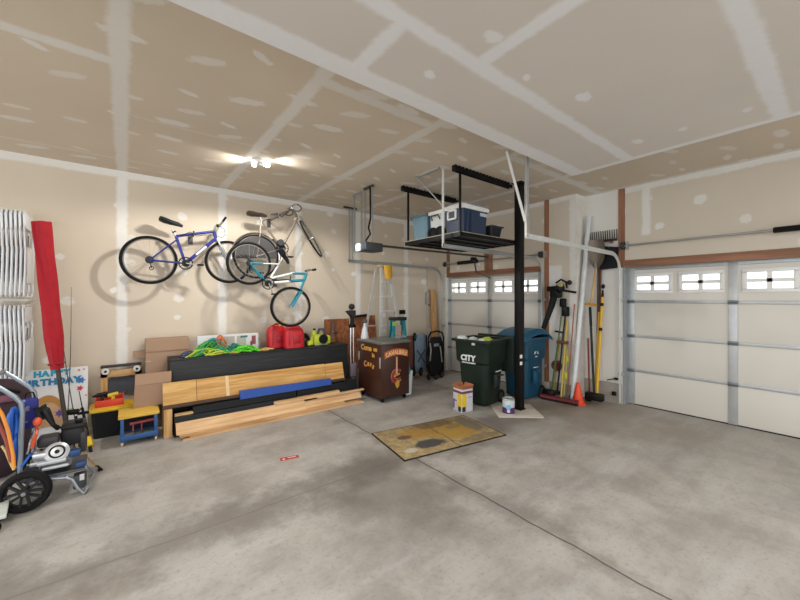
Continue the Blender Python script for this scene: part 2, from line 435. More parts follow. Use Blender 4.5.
# ------------------------------------------------------------------ garage doors
PANEL = M('#d3cfc6', 0.5, 0, 0.03, 2); FRAMEW = M('#e2e1dd', 0.45, 0, .03); GLASS = glass_mat()
STRUT = M('#b9bcbd', 0.4, 0.45); HINGE = M('#7d8184', 0.4, 0.7)
def garage_door(n, X, y0, y1, bays, label):
    r = bpy.data.objects.new('door_%d' % n, None); COL.objects.link(r)
    r.location = (X, (y0 + y1) / 2, 0); r['kind'] = 'structure'
    bw = (y1 - y0) / bays; h = DH / 4
    for k in range(4):
        z0, z1 = k * h + 0.006, (k + 1) * h - 0.004
        mb = MB()
        if k < 3: mb.span((X, y0, z0), (X + 0.045, y1, z1), 0.004)
        else:
            wz0, wz1 = z0 + 0.16, z0 + 0.385; ys = []
            for b in range(bays):
                for s in (0.27, 0.73):
                    c = y0 + bw * (b + s); ys.append((c - 0.21, c + 0.21))
            mb.span((X, y0, z0), (X + 0.045, y1, wz0)); mb.span((X, y0, wz1), (X + 0.045, y1, z1))
            e = y0
            for a, b2 in ys: mb.span((X, e, wz0), (X + 0.045, a, wz1)); e = b2
            mb.span((X, e, wz0), (X + 0.045, y1, wz1))
            for a, b2 in ys:
                f = MB()
                for (p, q) in (((a - .035, wz0 - .035), (b2 + .035, wz0 + 0.012)), ((a - .035, wz1 - 0.012), (b2 + .035, wz1 + .035)), ((a - .035, wz0), (a + 0.012, wz1)), ((b2 - 0.012, wz0), (b2 + .035, wz1))):
                    f.span((X - 0.016, p[0], p[1]), (X + 0.004, q[0], q[1]), 0.003)
                f.span((X - 0.010, (a + b2) / 2 - 0.024, wz0), (X + 0.01, (a + b2) / 2 + 0.024, wz1)); f.span((X - 0.010, a, (wz0 + wz1) / 2 - 0.022), (X + 0.01, b2, (wz0 + wz1) / 2 + 0.022))
                fo = part(f, 'window_frame', FRAMEW, r)
                part(MB().span((X + 0.012, a, wz0), (X + 0.016, b2, wz1)), 'window_pane', GLASS, fo)
        part(mb, 'door_section', PANEL, r)
    for k in range(1, 4):
        s = MB().span((X - 0.012, y0, k * h - 0.022), (X + .001, y1, k * h + 0.022), 0.004)
        part(s, 'section_rail', STRUT, r)
    for b in range(bays + 1):
        y = y0 + b * bw; wd = 0.045 if 0 < b < bays else 0.05
        yy = min(max(y, y0 + wd), y1 - wd)
        part(MB().span((X - 0.018, yy - wd, 0.01), (X - 0.002, yy + wd, DH - 0.004), 0.003), 'stile', STRUT, r)
        for k in range(1, 4):
            hb = MB().box((X - 0.024, yy, k * h), (0.014, 0.10, 0.055), bev=0.004)
            hb.cyl((X - 0.032, yy - 0.05, k * h), (X - 0.032, yy + 0.05, k * h), 0.010, n=8)
            part(hb, 'hinge', HINGE, r)
    part(MB().span((X - 0.006, y0, 0.0), (X + 0.04, y1, 0.014)), 'bottom_seal', BLACK, r)
    part(MB().span((X - 0.014, y0, DH - 0.05), (X + .004, y1, DH + 0.015), 0.004), 'top_rail', GALV, r)
    return r
garage_door(1, W1 + 0.08, D1A, D1B, 2, '')
garage_door(2, W2 + 0.14, D2A, D2B, 4, '')
# jambs between wall face and door leaf
j = MB(); j.span((W1 - .004, D1A - .02, 0), (W1 + .14, D1A + .004, DH + .06)); j.span((W1 - .004, D1B - .004, 0), (W1 + .14, D1B + .02, DH + .06)); j.span((W1 - .004, D1A, DH + .002), (W1 + .14, D1B, DH + .06))
struct(j, 'trim_9', WHITEPAINT)
j = MB(); j.span((W2 - .004, D2B - .004, 0), (W2 + .19, D2B + .02, DH + .14)); j.span((W2 - .004, D2A, DH + .002), (W2 + .19, D2B, DH + .06))
struct(j, 'trim_10', M('#9a9ea0', .5, .2))

# ------------------------------------------------------------------ tracks
def track(y, xwall, xend, sgn, label, mat=GALV, ztop=2.32):
    R = 0.30
    t = thing('garage_door_track', label, 'track', (xwall - 0.08, y, 0), group='door tracks')
    xs = xwall - 0.08
    pts = [V((xs, y, 0.03)), V((xs, y, ztop - R))] + [V((xs - R + R * math.cos(a), y, ztop - R + R * math.sin(a))) for a in [PI / 2 * i / 8 for i in range(1, 9)]] + [V((xend, y, ztop + 0.02))]
    mb = MB()
    for off in (-0.022, 0.022):      # two flanges and a web of the C-section
        A = []
        for i, p in enumerate(pts):
            a = pts[max(i - 1, 0)]; b = pts[min(i + 1, len(pts) - 1)]
            d = (b - a).normalized(); nrm = V((d.z, 0, -d.x))
            A.append(p + nrm * off)
        mb.tube(A, 0.009, n=6)
    for i in range(len(pts) - 1): mb.bar(pts[i], pts[i + 1], 0.006, 0.045, up=(pts[i + 1] - pts[i]).cross(V((0, 1, 0))))
    part(mb, 'rail', mat, t)
    for z in (0.45, 1.0, 1.6):
        part(MB().span((xs + .02, y - 0.03, z), (xwall - .002, y + 0.03, z + 0.05)), 'wall_bracket', GALV, t)
    return t
t1 = track(5.76, W1, 3.27, 1, 'steel door track running along the left wall under the opener')
for x, nm in ((3.30, 0), (3.36, 1)):
    part(MB().bar((x, 5.76, 2.33), (x, 5.76, CEIL - .002), 0.006, 0.035, up=(1, 0, 0)), 'hanger', GALV, t1)
part(MB().bar((3.18, 5.76, CEIL - 0.02), (3.45, 5.76, CEIL - 0.02), 0.03, 0.03), 'ceiling_angle', DKGRAY, t1)
t2 = track(3.29, W1, 3.27, -1, 'steel door track running below the hanging storage platform')
part(MB().bar((3.28, 3.29, 2.33), (3.28, 3.29, CEIL - .002), 0.035, 0.006, up=(0, 1, 0)), 'hanger', WHITEPAINT, t2)
part(MB().bar((3.29, 3.30, 2.86), (3.18, 3.72, CEIL - .004), 0.045, 0.008), 'brace', GALV, t2)
part(MB().bar((3.20, 3.28, CEIL - 0.015), (3.20, 3.74, CEIL - 0.015), 0.03, 0.03), 'ceiling_angle', GALV, t2)
t3 = track(2.20, W2, 3.47, 1, 'white door track on the pillar side of the double garage door', M('#cfd3d0', 0.4, 0.4))
part(MB().bar((3.50, 2.20, 2.33), (3.50, 2.20, CEIL - .002), 0.045, 0.008, up=(0, 1, 0)).bar((3.52, 2.225, 2.33), (3.52, 2.225, CEIL - .002), 0.008, 0.04, up=(0, 1, 0)), 'hanger', GALV, t3)
part(MB().bar((3.47, 2.21, 2.50), (3.47, 2.45, CEIL - .004), 0.03, 0.008), 'brace', WHITEPAINT, t3)

# ------------------------------------------------------------------ torsion bars
def torsion(X, y0, y1, sp, z, label):
    t = thing('torsion_bar', label, 'torsion bar', (X - 0.09, (y0 + y1) / 2, z))
    part(MB().cyl((X - .09, y0, z), (X - .09, y1, z), 0.014), 'shaft', STEEL, t)
    s = MB(); n = int(abs(sp[1] - sp[0]) / 0.012)
    for i in range(n): s.torus((X - .09, sp[0] + (sp[1] - sp[0]) * i / n, z), (0, 1, 0), 0.030, 0.007, 14, 5)
    s.cyl((X - .09, sp[0] + .01, z), (X - .09, sp[1], z), 0.027)
    part(s, 'spring', BLACK, t)
    for y in (y0 + .02, y1 - 0.02):
        d = MB().cyl((X - .09, y - .025, z), (X - .09, y + .025, z), 0.055, n=20)
        part(d, 'cable_drum', DKGRAY, t)
        part(MB().span((X - .10, y - .055, z - .06), (X - .002, y - .045, z + .06)), 'end_bracket', GALV, t)
    return t
torsion(W1, 3.30, 5.66, (5.25, 4.70), 2.405, 'torsion bar with black spring above the single garage door')
torsion(W2, -2.7, 2.18, (0.56, -0.1), 2.45, 'long torsion bar with black spring above the double garage door')

# ------------------------------------------------------------------ opener of the single door
t = thing('garage_door_opener', 'ceiling hung garage door opener in front of the single door', 'opener', (2.95, 4.52, 2.36))
part(MB().box((2.95, 4.52, 2.42), (0.30, 0.27, 0.13), bev=0.02), 'motor_housing', DKGRAY, t)
part(MB().box((2.79, 4.60, 2.42), (0.05, 0.10, 0.11), bev=0.015), 'light_lens', emit('opener_lens', (1, 1, 1), 0.55), t)
part(MB().box((2.80, 4.46, 2.42), (0.03, 0.14, 0.10), bev=0.01), 'front_cover', M('#4a5660', .4), t)
part(MB().bar((3.08, 4.52, 2.465), (W1 - 0.035, 4.52, 2.475), 0.05, 0.03), 'rail', M('#4b4a48', .4, .5), t)
for y in (4.42, 4.62):
    part(MB().bar((2.92, y, 2.47), (2.92, y, CEIL - .002), 0.028, 0.006, up=(0, 1, 0)), 'hanger', GALV, t)
for y in (4.80, 5.02):
    part(MB().bar((2.97, y, 2.38), (2.97, y, CEIL - .01), 0.03, 0.006, up=(0, 1, 0)), 'hanger', GALV, t)
part(MB().bar((2.97, 4.55, 2.40), (2.97, 5.04, 2.40), 0.03, 0.03), 'cross_angle', GALV, t)
part(MB().bar((2.97, 4.78, CEIL - .015), (2.97, 5.06, CEIL - .015), 0.03, 0.03), 'ceiling_angle', GALV, t)
part(MB().bar((2.92, 4.40, CEIL - .02), (2.92, 4.64, CEIL - .02), 0.035, 0.035), 'ceiling_angle', DKGRAY, t)
part(MB().tube([(2.91, 4.46, CEIL - .02), (2.90, 4.44, 3.1), (2.91, 4.45, 2.85), (2.86, 4.43, 2.7), (2.92, 4.47, 2.62), (2.86, 4.5, 2.52), (2.88, 4.5, 2.47)], 0.014, 7), 'power_cord', BLACK, t)
part(MB().bar((5.35, 4.52, 2.41), (5.42, 4.52, 2.15), 0.03, 0.01).bar((5.42, 4.52, 2.15), (W1 + .06, 4.52, 2.06), 0.03, 0.01), 'door_arm', DKGRAY, t)
part(MB().box((5.34, 4.52, 2.41), (0.12, 0.07, 0.06), bev=.01), 'trolley', BLACK, t)

# ------------------------------------------------------------------ ceiling lamp above the bikes
LP = fl(258.5, 162.5, CEIL - 0.03); LP.z = CEIL
t = thing('ceiling_light', 'twin bulb ceiling light glowing above the bikes', 'light', (LP.x, LP.y, CEIL - 0.13))
part(MB().lathe([(0.0, 0), (0.075, 0), (0.075, -0.02), (0.05, -0.035), (0, -0.035)], LP), 'canopy', WHITE, t)
LB = emit('bulb_glow', (1.0, 0.95, 0.87), 26)
for s, sx in ((-1, .012), (1, .065)):
    d = V((0.80 * s, -0.45 * s, 0)).normalized()
    c = LP + d * sx + V((0, 0, -0.055))
    part(MB().cyl(LP + V((0, 0, -.04)) + d * .02, c, 0.020), 'socket', WHITE, t)
    part(MB().ball(c + d * 0.04, 0.029), 'bulb', LB, t)
    L = bpy.data.lights.new('bulb_light', 'SPOT'); L.energy = 75; L.color = (1.0, 0.96, 0.90); L.shadow_soft_size = 0.04; L.spot_size = math.radians(168); L.spot_blend = 0.25
    lo = bpy.data.objects.new('bulb_light', L); lo.location = c + d * 0.045 + V((0, 0, -0.05)); COL.objects.link(lo)
    L = bpy.data.lights.new('bulb_side_light', 'SPOT'); L.energy = 20; L.color = (1.0, 0.97, 0.92); L.shadow_soft_size = 0.03; L.spot_size = math.radians(95); L.spot_blend = 0.9
    lo = bpy.data.objects.new('bulb_side_light', L); lo.location = c + d * 0.09 + V((0, 0, -0.01)); lo.rotation_euler = (d * 1.0 + V((0, 0, 0.22))).to_track_quat('-Z', 'Y').to_euler(); COL.objects.link(lo)

# ------------------------------------------------------------------ hanging storage rack, post, pad
t = thing('storage_rack', 'black storage platform hung from the ceiling beside the post', 'rack', (4.0, 3.66, 2.45))
x0, x1, y0, y1, zp = 3.40, 4.66, 3.10, 4.20, 2.47
part(MB().span((x0, y0, zp), (x1, y1, zp + 0.012)), 'deck', M('#161514', .7), t)
e = MB(); e.span((x0, y0 - .015, zp - .015), (x1, y0 + .015, zp + .035)); e.span((x0, y1 - .015, zp - .015), (x1, y1 + .015, zp + .035)); e.span((x0 - .015, y0 - .015, zp - .015), (x0 + .015, y1 + .015, zp + .035)); e.span((x1 - .015, y0 - .015, zp - .015), (x1 + .015, y1 + .015, zp + .035))
part(e, 'rim', BLACK, t)
part(MB().span((x0 - .02, y0 - .02, zp + .036), (x1 + .02, y0 + .012, zp + .044)).span((x0 - .02, y0 - .02, zp + .036), (x0 + .012, y1, zp + .044)), 'edge_strip', M('#a79c86', .5), t, 'pale edge strip')
for k in range(1, 5):
    y = y0 + (y1 - y0) * k / 5
    part(MB().span((x0, y - .015, zp - .02), (x1, y + .015, zp - .001)), 'cross_bar', BLACK, t)
def slotted(y, xa, xb):
    m = MB()
    m.span((xa, y - .03, CEIL - .035), (xb, y + .03, CEIL - .028)); m.span((xa, y - .03, CEIL - .07), (xa + .05, y + .03, CEIL - .03))
    m.span((xa, y - .03, CEIL - .075), (xb, y - .024, CEIL - .03)); m.span((xa, y + .024, CEIL - .075), (xb, y + .03, CEIL - .03))
    n = int((xb - xa) / .07)
    for i in range(n): m.span((xa + .07 * i, y - .03, CEIL - .03), (xa + .07 * i + .035, y + .03, CEIL - .001))
    return m
part(slotted(4.18, 3.30, 4.55), 'ceiling_channel', BLACK, t)
part(slotted(3.12, 3.30, 4.52), 'ceiling_channel', BLACK, t)
for x, y in ((3.42, 3.12), (3.42, 4.18), (4.62, 4.18)):
    part(MB().span((x - .012, y - .012, zp), (x + .012, y + .012, CEIL - .05)), 'hanging_rod', BLACK, t)
pb = fl(519.3, 410)
t = thing('support_post', 'black steel post standing on the pale floor pad', 'post', (pb.x, pb.y, 0.016))
part(MB().span((pb.x - .052, pb.y - .052, 0.02), (pb.x + .052, pb.y + .052, CEIL - .012), 0.008), 'column', M('#0c0c0d', 0.5), t)
part(MB().box((pb.x, pb.y, 0.022), (.13, .13, .012)), 'base_plate', BLACK, t)
part(MB().box((pb.x, pb.y, CEIL - .008), (.17, .17, .012)), 'cap_plate', BLACK, t)
for z in (0.70, 0.80):
    part(MB().box((pb.x - 0.036, pb.y - 0.054, z), (.055, .004, .05), 0), 'sticker', WHITE, t)
m = MB()
c = V((4.50, 3.03, 0)); R = math.radians(-40)
m.box((c.x, c.y, 0.008), (0.62, 0.60, 0.016), rz=R, bev=0.004)
nb = NT('pad_board'); pbm = nb.out(nb.mix(nb.noise(6, 5, .6), lin('#b3a99c'), lin('#cdc5b9')), .85)
solo(m, 'floor_pad', pbm, 'pale square board on the floor under the black post', 'pad')

# items on the platform
zt = zp + 0.0125
t = thing('storage_tote', 'blue gray plastic tote at the left end of the hanging platform', 'tote', (3.69, 3.99, zt))
def tapered(c, w0, d0, w1, d1, h, bot=True):
    m = MB(); r = lambda w, d, z: [V((c[0] + sx * w / 2 + kx, c[1] + sy * d / 2 + ky, c[2] + z)) for sx, sy, kx, ky in ((-1, -1, .03, 0), (1, -1, -.03, 0), (1, -1, 0, .03), (1, 1, 0, -.03), (1, 1, -.03, 0), (-1, 1, .03, 0), (-1, 1, 0, -.03), (-1, -1, 0, .03))]
    return m.loft([r(w0, d0, 0), r(w1, d1, h)])
TOTE = M('#63808e', .45)
part(tapered((3.69, 3.99, zt), .40, .29, .46, .33, .38), 'body', TOTE, t)
lid = MB().box((3.69, 3.99, zt + .395), (.50, .36, .035), bev=.012); lid.box((3.69, 3.99, zt + .417), (.40, .27, .02), bev=.008)
part(lid, 'lid', M('#59737f', .45), t)
r = MB()
for k in (-.12, 0, .12): r.box((3.69 + k, 3.83, zt + .2), (.03, .025, .30), bev=.006)
part(r, 'ribs', TOTE, t)
t = thing('drink_cooler', 'white cooler with black wheels between the tote and the blue cooler', 'cooler', (3.75, 3.68, zt))
part(tapered((3.70, 3.64, zt), .40, .26, .42, .29, .36), 'body', M('#c3c6c4', .4), t)
part(MB().box((3.70, 3.64, zt + .385), (.45, .31, .05), bev=.015), 'lid', WHITE, t)
part(MB().tube([(3.49, 3.56, zt + .28), (3.46, 3.57, zt + .34), (3.46, 3.71, zt + .34), (3.49, 3.72, zt + .28)], .010), 'handle', DKGRAY, t)
for y in (3.53, 3.68):
    wv = MB().torus((3.465, y, zt + .09), (1, .25, 0), .06, .028, 22, 8); wv.cyl((3.45, y, zt + .09), (3.485, y, zt + .09), .042)
    part(wv, 'wheel', RUBBER, t)
t = thing('ice_chest', 'large navy blue cooler with white lid on the hanging platform', 'cooler', (3.73, 3.29, zt))
NAVY = M('#1f3350', .35)
part(tapered((3.745, 3.30, zt), .50, .30, .54, .33, .36), 'body', NAVY, t)
part(MB().box((3.745, 3.30, zt + .39), (.57, .36, .065), bev=.02), 'lid', WHITE, t)
part(MB().box((3.76, 3.30, zt + .44), (.48, .29, .05), bev=.02), 'lid_top', M('#8d9092', .5), t)
hd = MB()
for a, b in (((3.468, 3.24, zt + .23), (3.468, 3.24, zt + .345)), ((3.468, 3.38, zt + .23), (3.468, 3.38, zt + .345)), ((3.468, 3.24, zt + .345), (3.468, 3.38, zt + .345)), ((3.468, 3.24, zt + .23), (3.468, 3.38, zt + .23))): hd.bar(a, b, .022, .022)
part(hd, 'carry_handle', WHITE, t)
part(MB().span((3.83, 3.118, zt + .29), (3.97, 3.135, zt + .335), .003), 'badge', M('#b9c4cf', .4), t)
part(MB().span((3.56, 3.128, zt + .05), (3.59, 3.145, zt + .32), .003).span((3.64, 3.128, zt + .05), (3.67, 3.145, zt + .32), .003), 'side_ribs', NAVY, t)
t = thing('bucket_basket', 'small dark basket with a rag near the right end of the platform', 'basket', (4.30, 3.32, zt))
part(tapered((4.30, 3.32, zt), .20, .20, .27, .26, .21), 'body', M('#23262c', .5), t)
part(MB().box((4.30, 3.32, zt + .215), (.29, .28, .02), bev=.006), 'rim', M('#2f333a', .5), t)
part(MB().ball((4.30, 3.30, zt + .22), .09, (1, 1, .35)), 'rag', M('#9a9da2', .9), t)
# ================================================================== BIKES ON THE LEFT WALL
SPOKE = M('#b8bbbd', 0.3, 0.9); RIMS = M('#8d8983', 0.4, 0.6)
def wheel(root, c, axis, R, nm, tw=0.020, nsp=20, rim=None, tyre=None, disc=None):
    c = V(c); d, u, w = frame_of(axis)
    ty = part(MB().torus(c, d, R - tw, tw, 44, 8), nm, tyre or RUBBER, root)
    part(MB().torus(c, d, R - 2 * tw - .004, .008, 40, 6, 1.1), 'rim', rim or RIMS, ty)
    s = MB()
    for i in range(nsp):
        a = 2 * PI * i / nsp
        e = u * math.cos(a) + w * math.sin(a); f = u * math.cos(a + .35) + w * math.sin(a + .35)
        s.cyl(c + f * .02 + d * (.022 if i % 2 else -.022), c + e * (R - 2 * tw - .006), .0016, n=4)
    part(s, 'spoke_set', SPOKE, ty)
    part(MB().cyl(c - d * .045, c + d * .045, .017), 'hub', STEEL, ty)
    return ty
def bike_q(px, py, off): return wy(px, py, WL - off)
def saddle(root, p, d, mat, L=.26):
    p, d = V(p), V(d).normalized(); s = MB(); rings = []
    up = V((0, -1, 0)).cross(d); up = up if up.z > 0 else -up
    for f, wd, h, z in ((-.5, .05, .02, .012), (-.45, .085, .035, .012), (-.25, .085, .04, .005), (0, .04, .035, 0), (.3, .022, .03, 0), (.5, .012, .018, -.01)):
        c0 = p + d * (f * L) + up * z; n = 12
        rings.append([c0 + V((0, 1, 0)) * (wd * math.cos(2 * PI * i / n)) + up * (h * math.sin(2 * PI * i / n)) for i in range(n)])
    s.loft(rings); return part(s, 'saddle', mat, root)
def crankset(root, c, R, ang, L=.17):
    c = V(c); y = V((0, 1, 0)); s = MB()
    s.torus(c + y * -.045, y, R * .92, .008, 28, 6); s.cyl(c + y * -.05, c + y * .05, .024); s.cyl(c + y * -.046, c + y * -.041, R * .55)
    for k in range(5): s.bar(c + y * -.044, c + y * -.044 + V((math.cos(k * 1.257), 0, math.sin(k * 1.257))) * R * .9, .012, .006)
    part(s, 'chainring', M('#2b2c2e', .4, .5), root)
    e = V((math.cos(ang), 0, math.sin(ang)))
    for sg in (-1, 1):
        o = y * (-.07 * sg) if sg > 0 else y * .07
        cr = part(MB().bar(c + o, c + o + e * L * sg, .022, .012), 'crank', STEEL, root)
        q = c + o + e * L * sg
        part(MB().box(q + o.normalized() * .05, (.075, .085, .022), bev=.005), 'pedal', BLACK, cr)
def cassette(root, c):
    c = V(c); s = MB()
    for k, r in enumerate((.05, .042, .034, .026)): s.cyl(c + V((0, -.03 - .006 * k, 0)), c + V((0, -.033 - .006 * k, 0)), r, n=18)
    s.bar(c + V((0, -.04, 0)), c + V((.02, -.04, -.11)), .02, .012); s.torus(c + V((.02, -.04, -.11)), (0, 1, 0), .022, .006, 14, 5)
    return part(s, 'gear_cluster', M('#2f3032', .4, .5), root)
def T(a, b, r, r2=None): return MB().cyl(a, b, r, r2 or r, n=12)

# ---- blue mountain bike
O = .26; P = lambda x, y: bike_q(x, y, O)
rh, fh, bb = P(149.5, 260), P(228.5, 262), P(185.3, 263.5)
st, hb, ht = P(176, 236.2), P(215.8, 238.5), P(214, 231.5)
b = thing('bicycle', 'blue mountain bike with black saddle hanging on the wall', 'bicycle', (bb.x, bb.y, rh.z - .32))
wheel(b, rh, (0, 1, 0), .322, 'rear_wheel'); wheel(b, fh, (0.05, 1, 0), .318, 'front_wheel')
BLUE = M('#1f2c88', .3)
f = MB()
for p, q, r in ((bb, st, .019), (st, ht, .019), (bb, hb, .023), (hb, ht, .024)): f.cyl(p, q, r, n=12)
for s in (-.045, .045):
    o = V((0, s, 0)); f.cyl(rh + o, bb + o * .6, .010, n=8); f.cyl(rh + o, st + o * .4 + (bb - st) * .12, .009, n=8)
part(f, 'frame', BLUE, b)
lb = (bb + hb) / 2
k = (hb - bb).normalized()
part(MB().bar(lb - k * .09 + V((0, -.024, 0)), lb + k * .09 + V((0, -.024, 0)), .004, .030), 'downtube_badge', M('#d9dde6', .4), b)
fk = MB()
for s in (-.055, .055):
    o = V((0, s, 0)); fk.cyl(fh + o, fh + (hb - fh) * .62 + o, .017, n=10); fk.cyl(fh + (hb - fh) * .58 + o, fh + (hb - fh) * .9 + o * .8, .012, n=10)
fk.bar(hb + V((0, -.07, 0)) + (fh - hb) * .1, hb + V((0, .07, 0)) + (fh - hb) * .1, .03, .03)
part(fk, 'fork', M('#a5a8ac', .35, .6), b)
part(T(st, P(172.2, 229.5), .014), 'seat_post', STEEL, b)
part(MB().cyl(P(174.5, 232.6), P(173.5, 231.2), .024), 'seat_clamp', BLACK, b)
saddle(b, P(171, 222.4), V((.26, 0, -.05)), M('#222326', .5), .285)
crankset(b, bb, .09, -.12); cassette(b, rh)
part(MB().tube([ht, P(215.5, 226), P(220, 225)], .017, 8), 'stem', M('#cfd2d4', .3, .8), b)
part(MB().tube([P(214.5, 227.5) + V((0, -.2, 0)), P(217, 226.5) + V((0, -.16, 0)), P(220, 225), P(224, 221) + V((0, .12, 0)), P(227.5, 216.5) + V((0, .14, 0))], .012, 8), 'handlebar', STEEL, b)
part(MB().cyl(P(224.6, 220.2) + V((0, .125, 0)), P(228, 215.6) + V((0, .145, 0)), .017).cyl(P(214.5, 227.5) + V((0, -.2, 0)), P(213.7, 229.5) + V((0, -.29, 0)), .017), 'grip', BLACK, b)
part(MB().tube([P(217, 226.5) + V((0, -.1, 0)), P(224, 229), P(225.5, 235), P(221, 238), P(218, 236)], .004, 5), 'brake_cable', BLACK, b)
part(MB().tube([P(180, 236) + V((0, -.03, 0)), P(190, 232.5) + V((0, -.05, 0)), P(196, 236.5) + V((0, -.04, 0)), P(206, 235) + V((0, -.03, 0))], .005, 5), 'brake_cable', BLACK, b)
def hook(p, label):
    p = V(p); m = MB()
    m.box((p.x, WL - .012, p.z + .02), (.06, .022, .14), bev=.004)
    m.tube([(p.x, WL - .02, p.z + .05), (p.x, p.y + .02, p.z + .045), (p.x, p.y - .03, p.z + .03), (p.x, p.y - .06, p.z + .055), (p.x, p.y - .065, p.z + .10)], .011, 8)
    return solo(m, 'bike_hook', M('#4a4a4c', .5), label, 'hook', 'bike hooks on the wall')
hook(P(193, 233.4) + V((0, 0, -.075)), 'dark wall hook under the top tube of the blue bike')

# ---- silver road bike with gray skirt guard
O = .42; P = lambda x, y: bike_q(x, y, O)
rh, bb, st, ht, hb = P(256.5, 256.5), P(281.5, 248.5), P(261.5, 220.5), P(293, 209.5), P(297.5, 218)
fc = P(311, 238.8)
b = thing('bicycle', 'silver road bike with front wheel turned and gray skirt guard', 'bicycle', (bb.x, bb.y, rh.z - .35))
SIL = M('#867b70', .4, .4)
wheel(b, rh, (0, 1, 0), .335, 'rear_wheel', .014)
vw = (P(311, 238.8) - V((0, 0, EYE))).normalized(); ax = (P(300.5, 221) - P(321.5, 256.5)).cross(vw).normalized() + vw * .10
wheel(b, fc, ax, .345, 'front_wheel', .014, 20)
f = MB()
for p, q, r in ((bb, st, .016), (st, ht, .016), (bb, hb, .018), (hb, ht, .020)): f.cyl(p, q, r, n=12)
for s in (-.045, .045):
    o = V((0, s, 0)); f.cyl(rh + o, bb + o * .6, .009, n=8); f.cyl(rh + o, st + o * .4, .008, n=8)
part(f, 'frame', SIL, b)
fk = MB()
axn = ax.normalized()
for s in (-.05, .05): fk.cyl(hb + axn * s, fc + axn * s, .011, n=8)
fk.bar(hb - axn * .055, hb + axn * .055, .024, .024)
part(fk, 'fork', M('#8d8378', .35, .6), b)
g = MB(); n = 18; rings = []
pts = [rh + V((math.cos(a), 0, math.sin(a))) * .30 for a in [math.radians(-5 + 195 * i / n) for i in range(n + 1)]]
g.prism(pts + [rh + V((-.1, 0, -.04)), rh + V((.1, 0, -.02))], V((0, .004, 0)))
gm = g.xf(Matrix.Translation(V((0, -.04, 0))))
part(gm, 'skirt_guard', M('#434141', .7), b)
part(MB().tube([rh + V((math.cos(a), 0, math.sin(a))) * .352 for a in [math.radians(-5 + 195 * i / 20) for i in range(21)]], .017, 6), 'fender', CHROME, b)
part(T(st, P(260.3, 217), .013), 'seat_post', STEEL, b)
saddle(b, P(257, 214.6), V((.26, 0, .015)), M('#33291f', .5), .29)
crankset(b, bb, .10, -.95)
part(MB().cyl(P(279, 243) + V((0, -.09, 0)), P(279, 243) + V((0, -.03, 0)), .05), 'gear_cluster', DKGRAY, b)
part(MB().tube([ht, P(291, 206.5)], .014).tube([P(291, 206.5) + V((0, -.19, 0)), P(291, 206.5), P(291, 206.5) + V((0, .17, 0))], .012), 'stem', CHROME, b)
for s in (-.19, .17):
    q = P(291, 206.5) + V((0, s, 0)); L = []
    for i in range(9):
        a = PI * i / 8
        L.append(q + V((.02 + .075 * math.sin(a) , 0, .055 * math.cos(a) - .055)))
    part(MB().tube(L + [L[-1] + V((-.09, 0, .01))], .012, 7), 'drop_handlebar', M('#6a625a', .5), b)
part(MB().tube([P(270, 215) + V((0, -.04, 0)), P(276, 214) + V((0, -.05, 0)), P(281, 217) + V((0, -.03, 0)), P(288, 212) + V((0, -.02, 0))], .012, 6), 'cable_lock', M('#4b443e', .6), b)
hook(P(277, 214.6) + V((0, 0, -.085)), 'dark wall hook under the top tube of the silver bike')

# ---- teal and white bike, rear wheel highest
O = .66; P = lambda x, y: bike_q(x, y, O)
rh, fh, bb, sc_, hb, ht = P(249.3, 263.3), P(291, 306.8), P(267.3, 283.5), P(279, 264.2), P(304.2, 280), P(306.2, 273.8)
b = thing('bicycle', 'teal and white bike hanging lowest with its front wheel pointing down', 'bicycle', (fh.x, fh.y, fh.z - .33))
TEAL = M('#1b889d', .35); WHT = M('#dfe4e4', .35)
wheel(b, rh, (0, 1, 0), .312, 'rear_wheel'); wheel(b, fh, (.1, 1, 0), .312, 'front_wheel')
f = MB(); f.cyl(bb, bb + (hb - bb) * .62, .021, n=12); f.cyl(bb + (sc_ - bb) * .25, bb + (sc_ - bb) * .25 + (ht - bb) * .6, .017, n=12); f.cyl(bb, sc_, .016, n=12)
for s in (-.045, .045): f.cyl(sc_ + V((0, s * .6, 0)), rh + (sc_ - rh) * .4 + V((0, s, 0)), .009, n=8)
part(f, 'frame', WHT, b)
f = MB(); f.cyl(bb + (hb - bb) * .6, hb, .0225, n=12); f.cyl(bb + (sc_ - bb) * .25 + (ht - bb) * .55, ht, .019, n=12); f.cyl(hb, ht, .024, n=12)
part(f, 'front_tube', TEAL, b, 'teal painted front tubes')
f = MB()
for s in (-.045, .045):
    f.cyl(rh + V((0, s, 0)), bb + V((0, s * .6, 0)), .011, n=8); f.cyl(rh + V((0, s, 0)), rh + (sc_ - rh) * .42 + V((0, s, 0)), .011, n=8)
part(f, 'rear_stay', TEAL, b, 'teal painted rear stays')
fk = MB(); kn = P(300, 292)
for s in (-.05, .05):
    o = V((0, s, 0)); fk.cyl(fh + o, kn + o, .016, n=8)
fk.cyl(kn, hb, .018); fk.bar(kn - V((0, .07, 0)), kn + V((0, .07, 0)), .035, .03)
part(fk, 'fork', TEAL, b)
crankset(b, bb, .092, -1.2); cassette(b, rh)
part(MB().tube([ht, P(308, 269.5), P(311, 270)], .015), 'stem', STEEL, b)
part(MB().tube([P(309, 270.5) + V((0, -.22, 0)), P(310.3, 270.2), P(312.5, 270) + V((0, .26, 0))], .012), 'handlebar', STEEL, b)
part(MB().cyl(P(309, 270.5) + V((0, -.24, 0)), P(309.5, 270.4) + V((0, -.13, 0)), .018).cyl(P(312.2, 270) + V((0, .18, 0)), P(312.6, 270) + V((0, .28, 0)), .018), 'grip', BLACK, b)
part(T(sc_, P(282.6, 258), .013), 'seat_post', STEEL, b)
saddle(b, P(284.2, 256.3), V((.16, 0, -.21)), M('#1f1f21', .5), .26)
hook(P(289, 276.5) + V((0, 0, -.09)), 'dark wall hook under the tubes of the teal bike')

